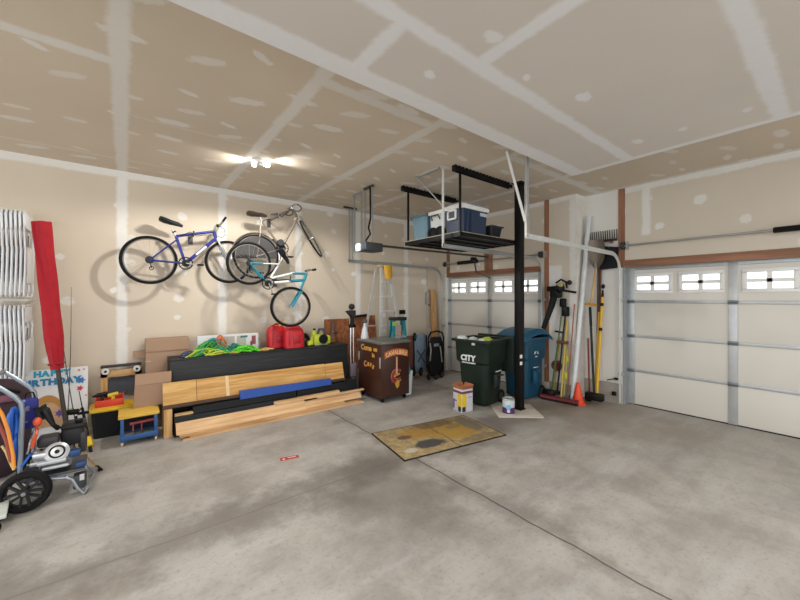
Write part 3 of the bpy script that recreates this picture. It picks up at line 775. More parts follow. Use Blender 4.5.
# ================================================================== WHITE FOLDING CHAIRS HUNG AGAINST THE WALL
CH = M('#dfe3e6', .35, 0, .03); CHT = M('#e4e7e8', .3, 0.0, .03, 5)
def folding_chair(x, yb, z, label, group):
    """folded flat, standing in the y-z plane; yb is its edge towards the wall"""
    t = thing('folding_chair', label, 'folding chair', (x, yb - .22, z), 0, group)
    yf = yb - .44
    for y in (yf + .012, yb - .012):
        part(MB().tube([(x - .006, y, z + .90), (x + .002, y, z + .62), (x + .008, y, z + .50), (x + .001, y, z + .25), (x - .006, y, z + .03)], .010, 8), 'front_leg', CHT, t)
        part(MB().tube([(x + .010, y + (.02 if y < yb - .2 else -.02), z + .72), (x - .004, y + (.02 if y < yb - .2 else -.02), z + .45), (x + .008, y + (.02 if y < yb - .2 else -.02), z + .06)], .008, 8), 'rear_leg', CHT, t)
    part(MB().tube([(x - .006, yf + .012, z + .90), (x - .008, yf + .05, z + .94), (x - .008, yb - .05, z + .94), (x - .006, yb - .012, z + .90)], .010, 8), 'top_rail', CHT, t)
    part(MB().tube([(x - .006, yf + .012, z + .03), (x - .006, yf + .05, z + .006), (x - .006, yb - .05, z + .006), (x - .006, yb - .012, z + .03)], .010, 8), 'foot_rail', CHT, t)
    part(MB().box((x, (yf + yb) / 2, z + .84), (.012, .40, .17), bev=.005), 'backrest', CH, t)
    part(MB().box((x + .002, (yf + yb) / 2, z + .36), (.016, .39, .40), bev=.006), 'seat', CH, t)
    part(MB().box((x + .008, yf + .07, z + .63), (.006, .012, .18)).box((x + .008, yf + .16, z + .61), (.006, .012, .16)), 'hinge_bar', M('#303238', .4), t, 'dark hinge bars')
    return t
wc = (wy(24.5, 211, 5.5).x, 5.94)
zt_, zb_ = 1.66, 0.63
c1 = folding_chair(wc[0], wc[1], zt_, 'white folding chair at the right end of the upper hanging row', None)
words = ['second', 'third', 'fourth', 'fifth', 'sixth', 'seventh', 'eighth']
for i in range(7):
    dup(c1, (-.0335 * (i + 1), 0, 0), 'white folding chair, %s from the right end of the upper hanging row' % words[i])
    if i == 0: c1['group'] = 'folding chairs in the upper row'
wc2 = wy(23.5, 306, 5.5).x
c2 = folding_chair(wc2, wc[1], zb_, 'white folding chair at the right end of the lower hanging row', 'folding chairs in the lower row')
for i in range(7):
    dup(c2, (-.0335 * (i + 1), 0, 0), 'white folding chair, %s from the right end of the lower hanging row' % words[i])
for o in COL.objects:
    if o.get('category') == 'folding chair': o['group'] = 'folding chairs in the upper row' if 'upper' in o['label'] else 'folding chairs in the lower row'
def rack(z, label):
    m = MB()
    for y in (5.62, 5.82): m.span((wc[0] - .36, y - .012, z), (wc[0] + .02, y + .012, z + .02))
    m.span((wc[0] - .36, 5.60, z - .0), (wc[0] - .34, WL, z + .02)); m.span((wc[0] - .01, 5.60, z), (wc[0] + .01, WL, z + .02))
    return solo(m, 'chair_rack', M('#c9c9c6', .5), label, 'rack')
rack(1.622, 'pale wall bracket carrying the upper row of folding chairs')
rack(0.592, 'pale wall bracket carrying the lower row of folding chairs')

# ================================================================== RED PATIO UMBRELLA, LEANING
top, bot, foot = wy(41.5, 222, 5.42), wy(57.3, 369, 5.33), fl(69.5, 449)
t = thing('patio_umbrella', 'closed red patio umbrella leaning beside the folding chairs', 'umbrella', foot)
ax = (foot - top).normalized(); sx = V((1, 0, 0)); sx = (sx - ax * sx.dot(ax)).normalized(); sy = ax.cross(sx)
rings = []; L = (bot - top).length
for i in range(15):
    f_ = i / 14; wd = (.080 - .002 * f_) * (1 if f_ < .82 else 1 - (f_ - .82) * 1.6); dp = .055 + .02 * math.sin(f_ * 9)
    wd *= 1 + .035 * math.sin(f_ * 17 + 1)
    c = top + (bot - top) * f_; n = 20
    rings.append([c + sx * (wd * math.cos(a)) + sy * (dp * math.sin(a) * (1 + .16 * math.sin(5 * a + f_ * 5) * 1.6)) for a in [2 * PI * k / n for k in range(n)]])
part(MB().loft(rings), 'canopy', M('#aa1122', .85, 0, .16, 10), t)
part(T(bot - ax * .2, foot, .021), 'pole', M('#4b443f', .45, .3), t)
part(MB().torus(bot - ax * .06, ax, .062, .012, 20, 6), 'tie_strap', M('#8f1a26', .7), t)
m = MB().lathe([(.0, 0), (.20, 0), (.20, .03), (.06, .07), (.035, .2), (.0, .2)], (foot.x, foot.y, 0), n=26)

# ================================================================== FISHING RODS
def rod(tip, base, label, reel, curve=.03):
    tip, base = V(tip), V(base); t = thing('fishing_rod', label, 'fishing rod', base, 0, 'fishing rods by the red umbrella')
    d = tip - base; n = 12
    pts = [base + d * (i / n) + V((0, .0, -curve * math.sin(PI * i / n))) + V((curve, 0, 0)) * math.sin(PI * i / n) for i in range(n + 1)]
    part(MB().tube(pts, .004, 6, rad=[.0065 - .0045 * i / n for i in range(n + 1)]), 'blank', M('#3b3733', .4), t)
    part(MB().cyl(base, base + d * .17, .013), 'grip', M('#2a2320', .8), t)
    q = base + d * reel; m = MB().cyl(q + V((-.035, -.05, 0)), q + V((.035, -.05, 0)), .03); m.cyl(q + V((0, -.045, 0)), q, .008); m.bar(q + V((.035, -.05, 0)), q + V((.06, -.06, .04)), .01, .01)
    part(m, 'reel', BLACK, t)
    g = MB()
    for f_ in (.42, .58, .74, .88, .99): g.torus(pts[int(f_ * n)] + V((0, -.012, 0)), d, .011, .002, 10, 4)
    part(g, 'line_guides', STEEL, t)
rod(wy(71.3, 287, 5.90), fl(66, 446), 'thin fishing rod leaning upright with its tip farthest right', .2, .012)
rod(wy(57.5, 280, 5.90), fl(80, 446), 'thin fishing rod crossing behind the red umbrella with its tip above it', .2, -.03)
q0, q1 = wy(79, 391, 5.60), fl(91, 452)
t = thing('work_pole', 'short black pole with yellow grip beside the black tote', 'pole', q1, 0)
part(MB().cyl(q0, q0 + (q1 - q0) * .3, .004, .006).cyl(q0 + (q1 - q0) * .3, q1, .013, .016), 'shaft', BLACK, t)
part(MB().cyl(q0 + (q1 - q0) * .78, q0 + (q1 - q0) * .92, .03, .034), 'grip', YELLOW, t)
part(MB().bar(q0 + (q1 - q0) * .38 + V((-.05, 0, 0)), q0 + (q1 - q0) * .38 + V((.05, 0, 0)), .02, .03), 'clamp', BLACK, t)
q0, q1 = fl(76, 446, .13), fl(99, 469, .014)
t = thing('shock_pole', 'tan stick with a black rubber foot lying before the engine', 'stick', q1)
part(MB().cyl(q0, q1, .007), 'shaft', M('#a98a4c', .5), t)
part(MB().cyl(q1 + (q0 - q1).normalized() * .05, q1 - (q0 - q1).normalized() * .03, .016, .02), 'rubber_foot', RUBBER, t)

# ================================================================== BIRTHDAY SIGN LEANING ON THE WALL
yl = 5.78
p0, p1 = wy(88, 366, yl), wy(33, 366, yl)
sx1 = p1.x - .30; sx2 = p0.x; zt2 = p0.z
lean = .10
t = thing('birthday_sign', 'white birthday sign with teal lettering leaning behind the umbrella', 'sign', ((sx1 + sx2) / 2, yl - lean, 0))
Rn = V((0, lean, zt2)).normalized()
m = MB().loft([[V((sx1, yl - lean, 0)), V((sx2, yl - lean, 0)), V((sx2, yl - lean + .02, 0)), V((sx1, yl - lean + .02, 0))], [V((sx1, yl, zt2)), V((sx2, yl, zt2)), V((sx2, yl + .02, zt2)), V((sx1, yl + .02, zt2))]])
part(m, 'board', M('#e2e2e2', .6, 0, .03), t)
def on(px, py, up=.004):
    p = wy(px, py, yl); f_ = p.z / zt2
    p = wy(px, py, yl - lean * (1 - f_)); f_ = p.z / zt2
    return wy(px, py, yl - lean * (1 - f_)) + V((0, -up, 0))
TEALM = M('#1f9fc0', .5)
letters('HAPPY', .088, TEALM, t, on(33.5, 377.5), (1, 0, 0), Rn, spread=.98, bold=.006)
letters('BIRTHDAY', .10, M('#2480b0', .5), t, on(34.5, 386.5) - V((.112, 0, 0)), (1, 0, 0), Rn, spread=.90, bold=.006)
a0 = on(47, 420); n = 16
part(MB().prism([a0 + V((.155 * math.cos(a), 0, 0)) + Rn * (.27 * math.sin(a)) for a in [PI * i / n for i in range(n + 1)]] + [a0 + V((-.155, 0, 0)) - Rn * .08, a0 + V((.155, 0, 0)) - Rn * .08], V((0, -.002, 0))), 'tan_arch', M('#c9a07c', .6), t, 'tan rounded shape')
a1 = a0 + V((0, -.003, 0)); k = [PI * i / n for i in range(n + 1)]
part(MB().prism([a1 + V((.16 * math.cos(a), 0, 0)) + Rn * (.28 * math.sin(a)) for a in k] + [a1 + V((.13 * math.cos(a), 0, 0)) + Rn * (.20 * math.sin(a)) for a in reversed(k)], V((0, -.002, 0))), 'brown_rim', M('#b9843f', .6), t, 'golden brown upper band')
def star(c, r, nn, mat, nm, lb):
    L = []
    for i in range(nn * 2):
        a = PI * i / nn; q = r * (1 if i % 2 == 0 else .55)
        L.append(c + V((q * math.cos(a), 0, 0)) + Rn * (q * math.sin(a)))
    part(MB().prism(L, V((0, -.002, 0))), nm, mat, t, lb)
star(on(81, 380), .045, 6, M('#2473b8', .5), 'splash', 'blue splash')
star(on(80, 388), .036, 5, M('#c2304a', .5), 'splash', 'red splash')
star(on(79, 370), .018, 5, M('#d77a72', .5), 'splash', 'small red mark'); star(on(84, 369), .015, 4, M('#d77a72', .5), 'splash', 'small red mark')
star(on(86, 395), .014, 4, M('#d77a72', .5), 'splash', 'small red mark'); star(on(60, 413), .05, 7, M('#5e4a8c', .5), 'splash', 'purple splash')
star(on(70, 411), .045, 6, M('#9fc23c', .5), 'splash', 'green splash')

# ================================================================== PRESSURE WASHER
wc1 = wy(25, 491.8, 3.93)
t = thing('pressure_washer', 'blue and gray wheeled pressure washer with black engine at the left', 'pressure washer', (-.45, 4.12, 0))
RW = wc1.z - .003
def pw_wheel(c):
    c = V(c); axw = V((.05, 1, 0)).normalized()
    w_ = part(MB().torus(c, axw, RW - .026, .026, 40, 10, 1.25), 'wheel', RUBBER, t)
    h = MB().cyl(c - axw * .035, c + axw * .035, .032); d, u, w2 = frame_of(axw)
    for i in range(5):
        a = 2 * PI * i / 5 + .3; e = u * math.cos(a) + w2 * math.sin(a); n_ = d.cross(e)
        for s in (-.018, .018): h.bar(c + e * .02 + n_ * s * .7 - axw * .012, c + e * (RW - .045) + n_ * s * 1.5 - axw * .012, .016, .02, up=axw)
    h.torus(c, axw, RW - .05, .010, 36, 6)
    part(h, 'wheel_spokes', M('#2a2b2c', .45), w_)
    part(MB().cyl(c - axw * .05, c - axw * .035, .014), 'hub_cap', STEEL, w_)
pw_wheel(wc1); c2_ = wc1 + V((.02, .50, 0)); pw_wheel(c2_)
part(T(wc1 + V((0, .03, 0)), c2_ - V((0, .03, 0)), .012), 'axle', STEEL, t)
PWG = M('#9aa0a6', .35, .6)
for yy, sh in ((3.99, 0), (4.38, .03)):
    L = [wc1 + V((.0, yy - 3.93, .03))] + [wy(px, py, 3.99) + V((sh, yy - 3.99, 0)) for px, py in ((50, 479), (66, 477.5), (72, 479), (78, 488), (84, 493), (88, 487))]
    part(MB().tube(L, .016, 10), 'base_tube', PWG, t)
part(MB().tube([wy(88, 487, 3.99), wy(88, 487, 3.99) + V((.03, .2, .01)), wy(88, 487, 3.99) + V((.03, .39, 0))], .016, 10), 'front_tube', PWG, t)
HND = M('#8f99a3', .35, .5)
def loop(pts, y, y2, r, nm):
    A = [wy(px, py, y) for px, py in pts]
    part(MB().tube(A, r, 10), nm, HND, t)
    return A
A = loop(((20, 474), (21, 440), (22.5, 412), (21, 403), (15, 397), (0, 388), (-14, 380)), 3.98, 0, .0155, 'handle_tube')
B = [p + V((.02, .38, 0)) for p in A]
part(MB().tube(B, .0155, 10), 'handle_tube', HND, t)
part(MB().cyl(A[-1], B[-1], .0155).cyl(A[2], B[2], .012), 'handle_crossbar', HND, t)
hs = MB()
for k_ in range(6):
    cc = wy(13.8, 435, 4.0 + .022 * k_); L = []
    for i in range(26):
        a = 2 * PI * i / 26; L.append(cc + V((.030 * math.cos(a) * (.4 + .15 * k_), .02 * math.sin(a * 2), .20 * math.sin(a) + .012 * math.cos(a * 3 + k_))))
    hs.tube(L, .0125, 8, closed=True)
hs.tube([wy(11, 464, 4.02), wy(15, 468, 4.0), wy(22, 466, 3.97), wy(30, 455, 4.0), wy(36, 452, 4.05)], .010, 8)
part(hs, 'hose_coil', M('#1d5fc0', .4), t, 'coiled blue hose')
ec = V((-.37, 4.16, .0))
def bx(px, py, y, d, nm, mat, bev=.015, rz=0.0, lb=None): return part(MB().box(wy(px, py, y), d, rz=rz, bev=bev), nm, mat, t, lb)
bx(55, 468, 4.18, (.40, .34, .02), 'deck_plate', M('#5c5f62', .4, .5), .004)
bx(58, 456, 4.14, (.20, .22, .13), 'crankcase', M('#8c8f92', .4, .6))
bx(73, 434, 4.24, (.15, .17, .15), 'engine_shroud', M('#2c2c2e', .5), .03)
bx(74, 424, 4.24, (.16, .18, .05), 'fuel_tank', M('#232325', .4), .02)
part(MB().lathe([(0, 0), (.028, 0), (.028, .022), (0, .022)], wy(79, 421.5, 4.18), n=16), 'fuel_cap', BLACK, t)
bx(49, 440, 4.12, (.13, .13, .085), 'air_filter', M('#303032', .5), .02)
fan = wy(57, 452, 4.0)
rc = V((.1, -1, .55)).normalized()
part(MB().lathe([(0, -.06), (.075, -.06), (.078, 0), (.06, .012), (.052, .016), (0, .016)], fan, rc, 28), 'recoil_cover', M('#c8cacc', .35, .3), t)
part(MB().torus(fan + rc * .014, rc, .045, .008, 26, 6).cyl(fan + rc * .012, fan + rc * .02, .016), 'recoil_ring', BLACK, t)
part(MB().cyl(wy(33, 457, 4.02), wy(46, 455, 4.02), .034, .04).cyl(wy(36, 451, 4.02), wy(36, 462, 4.02), .02).box(wy(40, 462, 4.03), (.11, .10, .04), bev=.01), 'pump', M('#b4b7ba', .35, .7), t)
part(MB().box(wy(52, 462, 3.97), (.17, .03, .03), bev=.008).box(wy(56, 466, 3.99), (.16, .06, .025), bev=.008), 'engine_foot', M('#c3c6c8', .35, .5), t)
bx(75, 452.5, 4.02, (.075, .07, .06), 'blue_fitting', M('#23406f', .4), .015)
bx(81, 463.5, 4.02, (.07, .06, .05), 'blue_fitting', M('#23406f', .4), .015)
bx(83, 440, 4.22, (.05, .12, .18), 'muffler', M('#3f4042', .5, .4), .015)
bx(80, 480, 4.03, (.085, .10, .12), 'front_foot', M('#33363a', .5), .02)
bx(82, 477, 3.975, (.03, .012, .05), 'foot_label', M('#c9cacb', .4), .003)
part(MB().tube([wy(32, 448, 4.0), wy(36, 434, 4.0), wy(37, 428, 4.05)], .012).ball(wy(37.5, 422, 4.04), .032, (.9, .9, 1.2)), 'soap_knob', M('#d9562c', .4), t, 'orange knob')
part(MB().tube([wy(27, 454, 4.0), wy(31, 440, 4.0), wy(35, 430, 4.0)], .009), 'chrome_lever', CHROME, t)
# accessories on and behind the machine
q = [wy(40, 407, 4.1), wy(45, 411, 4.09), wy(50, 419, 4.05), wy(53.5, 425, 4.03)]
g = thing('spray_gun', 'black spray gun resting over the washer engine', 'spray gun', q[-1])
part(MB().tube([q[1], q[2], q[3], wy(58, 428, 4.08)], .02, 10, rad=[.034, .022, .016, .02]), 'barrel', BLACK, g)
part(MB().bar(q[0], q[1] + V((0, 0, -.06)), .045, .05, bev=.01).box(wy(44, 413, 4.1), (.075, .05, .09), bev=.02), 'grip', M('#25292a', .5), g)
b0 = wy(30, 413, 4.16)
g = thing('nozzle_bag', 'dark blue bag hanging on the washer handle beside the hose', 'bag', (b0.x, b0.y, b0.z - .13))
bn = NT('bag_fabric'); vo = bn.new('ShaderNodeTexVoronoi'); bn.plug(vo.inputs['Vector'], bn.obj); vo.inputs['Scale'].default_value = 22
bgm = bn.out(bn.mix(bn.rng(vo.outputs['Distance'], .35, .2), lin('#2a2f7c'), lin('#8c86a8')), .8)
part(MB().box(b0, (.10, .07, .25), bev=.025), 'pouch', bgm, g)
part(MB().tube([b0 + V((-.03, 0, .12)), b0 + V((-.02, -.01, .17)), b0 + V((.02, -.01, .17)), b0 + V((.03, 0, .12))], .006), 'strap', BLACK, g)
p_ = wy(8, 397, 4.80)
g = thing('duffel_bag', 'dark maroon bag behind the washer handle under the lower chairs', 'bag', (p_.x - .16, p_.y, 0.0))
m = MB(); rings = []
zc = .33
for i in range(9):
    f_ = -1 + i / 4; s = (1 - f_ ** 4 * .25)
    rings.append([V((p_.x - .16 + .30 * f_, p_.y + .17 * s * math.cos(a), .5 + .42 * s * (1 if math.sin(a) > 0 else 1.18) * math.sin(a))) for a in [2 * PI * k / 18 for k in range(18)]])
part(m.loft(rings), 'body', M('#35222b', .8), g)
part(MB().box(p_ + V((-.05, -.17, .02)), (.26, .02, .06), bev=.008), 'front_panel', M('#7b4a5c', .8), g, 'dusty pink panel')
part(MB().tube([p_ + V((-.3, -.19, .10)), p_ + V((-.2, -.20, .13)), p_ + V((0, -.20, .12)), p_ + V((.1, -.15, .06))], .014), 'strap', BLACK, g)
for nm, pts, colr, r in (('orange cord hanging through the washer handle', ((-6, 402), (2, 414), (8, 430), (13, 455), (14, 468)), '#d98a2b', .011), ('dark red cord hanging through the washer handle', ((-6, 414), (0, 426), (6, 440), (11, 462)), '#8c3a2a', .012), ('pale yellow cord hanging low through the washer handle', ((2, 446), (6, 452), (10, 462), (14, 470)), '#c9b06a', .008)):
    solo(MB().tube([wy(px, py, 3.97 - .03 * i) for i, (px, py) in enumerate(pts)], r, 8), 'utility_cord', M(colr, .5), nm, 'rope')  # loose extension cords, kept in the rope category
# caster platform just in the frame at the left edge
q = fl(0.5, 527)
g = thing('dolly', 'low pale deck on black casters at the left edge', 'dolly', (q.x - .27, q.y + .05, 0))
part(MB().box((q.x - .27, q.y + .03, .115), (.60, .36, .03), rz=.12, bev=.006), 'deck', M('#c9d0c8', .5), g)
for dx, dy in ((-.05, -.10), (-.05, .12), (-.5, -.14), (-.5, .08)):
    c = V((q.x + dx + .03, q.y + dy, .042))
    cw = part(MB().cyl(c - V((0, .016, 0)), c + V((0, .016, 0)), .042, n=20), 'caster_wheel', RUBBER, g)
    part(MB().bar(c + V((-.0, .022, 0)), c + V((0, .022, .06)), .03, .005).bar(c + V((0, -.022, 0)), c + V((0, -.022, .06)), .03, .005), 'caster_fork', STEEL, cw)
# ================================================================== TOTE, BLUE STOOL, DOLLY, CARTONS
t = thing('storage_tote', 'black floor tote with yellow lid beside the blue stool', 'tote', (-.115, 5.57, 0))
tw0, tw1 = -.325, .10
part(tapered((-.112, 5.58, 0), .36, .28, .40, .33, .315), 'body', M('#1d1e20', .45), t)
part(MB().box((-.112, 5.58, .33), (.445, .38, .035), bev=.012).box((-.112, 5.58, .352), (.36, .29, .016), bev=.006), 'lid', M('#dcb325', .45), t)
zl = .3605
t = thing('tool_tray', 'orange tool tray with black and yellow tools on yellow lid', 'tool tray', (-.14, 5.52, zl))
c = V((-.145, 5.53, zl))
ORG = M('#d8401f', .45)
part(MB().box(c + V((0, 0, .006)), (.27, .17, .012)).box(c + V((0, -.08, .04)), (.27, .012, .08), bev=.004).box(c + V((0, .08, .055)), (.27, .012, .11), bev=.004).box(c + V((-.13, 0, .04)), (.012, .17, .08), bev=.004).box(c + V((.13, 0, .06)), (.012, .17, .12), bev=.004), 'tray', ORG, t)
for dx, col, h in ((-.07, '#1f1f20', .10), (.03, '#d9b52a', .08)):
    g = thing('cordless_drill', '%s tool handle sticking out of the orange tray' % ('black drill and' if dx < 0 else 'yellow and black'), 'tool', c + V((dx, 0, .014)))
    m = MB().cyl(c + V((dx - .05, 0, h + .03)), c + V((dx + .05, .01, h + .045)), .026, .022).box(c + V((dx, 0, h * .5 + .02)), (.035, .04, h), bev=.008)
    part(m, 'body', M(col, .5), g)
    part(MB().cyl(c + V((dx - .09, -.002, h + .025)), c + V((dx - .05, 0, h + .03)), .010, .018).box(c + V((dx, 0, .03)), (.06, .05, .03), bev=.006), 'battery', BLACK, g)
tag([o for o in COL.objects if o.get('category') == 'tool'][0], 'black drill lying in the left half of the orange tray', 'tool')
tag([o for o in COL.objects if o.get('category') == 'tool'][1], 'yellow drill with black battery in the right half of the tray', 'tool')
# blue stool with a wooden top
x0, x1, y0, y1 = -.045, .305, 4.985, 5.33
t = thing('rolling_stool', 'blue metal rolling stool with yellow wooden top', 'stool', ((x0 + x1) / 2, (y0 + y1) / 2, 0))
part(MB().span((x0 - .015, y0 - .015, .305), (x1 + .015, y1, .34), .008), 'top', wood('#c79a2e', '#e2bd55', 0), t)
SB = M('#2a5a94', .4)
for x in (x0 + .02, x1 - .02):
    for y in (y0 + .02, y1 - .02):
        lg = part(MB().box((x, y, .175), (.032, .032, .262), bev=.004), 'leg', SB, t)
        part(MB().cyl((x - .011, y, .022), (x + .011, y, .022), .022, n=16), 'caster', M('#c9bda0', .5), lg)
part(MB().span((x0, y0, .075), (x1, y1, .09)).span((x0, y0 - .004, .06), (x1, y0 + .008, .115), .003).span((x0, y1 - .008, .06), (x1, y1, .115), .003), 'shelf', SB, t)
part(MB().span((x0 + .03, y0 + .26, .09), (x1 - .03, y0 + .268, .29)), 'back_panel', M('#22252c', .6), t)
for nm, lb, a, b_, r, col in (('socket_bar', 'red bar lying across the shelf of the blue stool', (x0 + .10, y0 + .10, .215), (x1 - .03, y0 + .10, .225), .014, '#b2555a'),):
    pass
m = MB().cyl((x0 + .09, y0 + .14, .20), (x1 - .035, y0 + .14, .21), .016); m.cyl((x0 + .2, y0 + .14, .2), (x0 + .2, y0 + .14, .0905), .007); m.cyl((x0 + .12, y0 + .14, .2), (x0 + .12, y0 + .14, .0905), .007)
solo(m, 'socket_bar', M('#b8525c', .5), 'dull red bar inside the blue stool above its shelf', 'bar')
for dx, w_, col, lb in ((.07, .09, '#8d7a68', 'brown hand tool at the left of the stool shelf'), (.165, .06, '#5a5a58', 'dark gray hand tool in the middle of the stool shelf'), (.25, .08, '#4c5a34', 'green hand tool at the right of the stool shelf')):
    m = MB().box((x0 + dx, y0 + .06, .106), (w_, .05, .03), rz=.2, bev=.008).cyl((x0 + dx - w_ * .5, y0 + .05, .103), (x0 + dx + w_ * .6, y0 + .08, .103), .012)
    solo(m, 'hand_tool', M(col, .5), lb, 'hand tool')

# furniture dolly standing on end against the wall
a0, a1, zt3, yd = -.245, .175, .785, 5.88
t = thing('furniture_dolly', 'wooden furniture dolly standing on end behind the tool tray', 'dolly', ((a0 + a1) / 2, yd, 0))
for x in (a0 + .035, a1 - .035):
    part(MB().span((x - .035, yd, .02), (x + .035, yd + .03, zt3 - .03), .004), 'side_rail', PINEZ, t)
for z in (.06, zt3 - .11):
    part(MB().span((a0, yd - .0, z - .045), (a1, yd + .04, z + .045), .004), 'cross_board', PINE, t)
for z in (.015, zt3 - .012):
    part(MB().span((a0, yd - .03, z - .014), (a1, yd + .04, z + .014), .005), 'end_strip', M('#3c3a3a', .8), t)
part(MB().span((a0 + .09, yd - .004, zt3 - .185), (a1 - .03, yd + .02, zt3 - .165)), 'carpet_strip', M('#3a3a3e', .9), t)
part(MB().span((a0 + .08, yd + .012, .40), (a1 - .02, yd + .03, .60)), 'carpet_board', M('#4c5058', .9), t, 'dark gray carpeted board')
for x in (a0 + .05, a1 - .05):
    for z in (.09, zt3 - .065):
        c = V((x, yd - .055, z))
        w_ = part(MB().torus(c, (0, 1, 0), .028, .014, 24, 8).cyl(c - V((0, .012, 0)), c + V((0, .012, 0)), .03), 'caster_wheel', M('#dcdcd8', .4), t)
        part(MB().cyl(c - V((0, .02, 0)), c + V((0, .02, 0)), .014), 'caster_hub', BLACK, w_)
        part(MB().span((x - .03, yd - .035, z - .03), (x + .03, yd, z + .03), .004), 'caster_fork', STEEL, w_)

def carton(nm, lb, x0, x1, y0, y1, z0, z1, seam=None, mat=None):
    t = thing(nm, lb, 'box', ((x0 + x1) / 2, (y0 + y1) / 2, z0))
    part(MB().span((x0, y0, z0), (x1, y1, z1), .004), 'body', mat or CARD, t)
    return t
t = carton('cardboard_box', 'tall brown cardboard box standing against the wall', .215, .715, 5.745, 5.955, 0, 1.10)
part(MB().span((.213, 5.737, .935), (.717, 5.952, .94)), 'fold_seam', M('#9a7658', .8), t)
part(MB().span((.215, 5.736, .80), (.27, 5.739, .82)), 'tape', M('#c8a987', .4), t)
part(MB().bar((.085, 5.88, .90), (.217, 5.86, .90), .07, .085), 'open_flap', CARD, t)
b0 = wy(133.2, 407, 5.30); 
t = thing('flattened_box', 'folded brown cardboard carton leaning upright on the wooden stool top', 'box', (.25, 5.27, .341))
xl, xr = b0.x, .445
def slab(z0, z1, ya, yb, dx): 
    return MB().loft([[V((xl + dx[0], ya, z0)), V((xr + dx[0], ya, z0)), V((xr + dx[0], ya + .05, z0)), V((xl + dx[0], ya + .05, z0))], [V((xl + dx[1], yb, z1)), V((xr + dx[1], yb, z1)), V((xr + dx[1], yb + .05, z1)), V((xl + dx[1], yb + .05, z1))]])
part(slab(.3415, .60, 5.255, 5.275, (0, .015)), 'lower_panel', M('#a0826c', .85, 0, .05, 3), t)
part(slab(.602, .725, 5.277, 5.29, (.015, .02)), 'upper_flap', M('#ab8b72', .85, 0, .05, 3), t)

# ================================================================== BLACK BENCH BOX AND LUMBER
bx0, bx1, by0, by1, bz = .455, 3.03, 5.35, 5.725, .862
t = thing('storage_bench', 'long black storage bench behind the lumber', 'bench', ((bx0 + bx1) / 2, (by0 + by1) / 2, 0))
bm_ = NT('black_board'); bkm = bm_.out(bm_.mix(bm_.rng(bm_.noise(1.0, 5, .6, bm_.scaled(3, 3, 40)), .4, .7), lin('#131517'), lin('#25292c')), .55)
part(MB().span((bx0, by0, 0), (bx1, by0 + .03, bz - .022), .003), 'front_panel', bkm, t)
part(MB().span((bx0, by0 + .03, 0), (bx0 + .03, by1, bz - .022)), 'end_panel', bkm, t); part(MB().span((bx1 - .03, by0 + .03, 0), (bx1, by1, bz - .022)), 'end_panel', bkm, t)
part(MB().span((bx0, by1 - .03, 0), (bx1, by1, bz - .022)), 'back_panel', bkm, t)
part(MB().span((bx0 - .005, by0 - .005, bz - .021), (bx1 + .005, by1, bz), .004), 'lid', bkm, t)

def plank(nm, mat, lb, x0, x1, y0, y1, z0, z1, cat='board', lean=0.0, bev=.003, grp='boards in front of the black bench', tw=0.0):
    m = MB()
    m.loft([[V((x0, y0, z0)), V((x1, y0 + tw, z0)), V((x1, y1 + tw, z0)), V((x0, y1, z0))], [V((x0, y0 + lean, z1)), V((x1, y0 + lean + tw, z1)), V((x1, y1 + lean + tw, z1)), V((x0, y1 + lean, z1))]])
    return solo(m, nm, mat, lb, cat, grp)
# the wide oak board and its seams
t = thing('oak_board', 'wide light oak board standing on edge above the black trim', 'board', (1.6, 5.1, .35), 0, 'boards in front of the black bench')
def leanbox(x0, x1, yo, z0, z1, th=.03):
    f_ = lambda z: 5.09 + yo + (z - .352) * .30
    return MB().loft([[V((x0, f_(z0), z0)), V((x1, f_(z0), z0)), V((x1, f_(z0) + th, z0)), V((x0, f_(z0) + th, z0))], [V((x0, f_(z1), z1)), V((x1, f_(z1), z1)), V((x1, f_(z1) + th, z1)), V((x0, f_(z1) + th, z1))]])
part(leanbox(.362, .716, 0, .355, .607), 'panel', wood('#bd8f49', '#e0b574', 0), t)
part(leanbox(.722, 1.06, 0, .355, .605), 'panel', OAK, t); part(leanbox(1.10, 2.50, 0, .354, .602), 'panel', OAK, t); part(leanbox(2.504, 2.82, 0, .353, .595), 'panel', wood('#b5833f', '#dcae6c', 0), t)
part(leanbox(.716, .722, .006, .355, .604), 'dark_joint', M('#5a3f22', .7), t); part(leanbox(1.06, 1.10, .001, .355, .604), 'pale_band', M('#e3c79a', .6), t)
part(MB().span((.355, 5.03, .322), (2.82, 5.235, .352), .003), 'bottom_edge', M('#4c372a', .6), t)
plank('wood_block', PINEZ, 'upright wooden block under the left end of the oak board', .362, .445, 4.98, 5.23, 0.0, .321, 'block')
BT = M('#16191c', .4, 0, .15, 6); BT2 = M('#0f1113', .45)
plank('black_trim', BT2, 'black board lying lowest behind the light planks', .46, 2.68, 4.93, 5.28, .0, .16, 'trim board')
plank('black_trim', BT, 'black trim board with its left end by the wooden block', .465, 1.95, 4.90, 5.02, .161, .235, 'trim board', .02)
plank('black_trim', BT2, 'black trim board stacked uppermost under the oak board', .66, 1.96, 4.955, 5.06, .237, .315, 'trim board', .02)
plank('black_trim', BT, 'black trim board running right to the brown cabinet', 1.99, 3.0, 4.98, 5.24, .161, .31, 'trim board', .02)
plank('wood_strip', PINE, 'thin light strip showing beneath the left end of the oak board', .47, .66, 4.965, 5.01, .237, .262, 'strip')
m = MB().loft([[V((1.20, 4.955, .316)), V((2.52, 4.955, .312)), V((2.52, 5.02, .312)), V((1.20, 5.02, .316))], [V((1.20, 4.965, .42)), V((2.52, 4.965, .40)), V((2.52, 5.022, .40)), V((1.20, 5.022, .42))]])
solo(m, 'blue_beam', M('#1f4fa6', .45), 'bright blue bar lying along the foot of the oak board', 'bar')
PN2 = wood('#c49a6c', '#e0bb8e', 0); PN3 = wood('#ad8253', '#d2a878', 0)
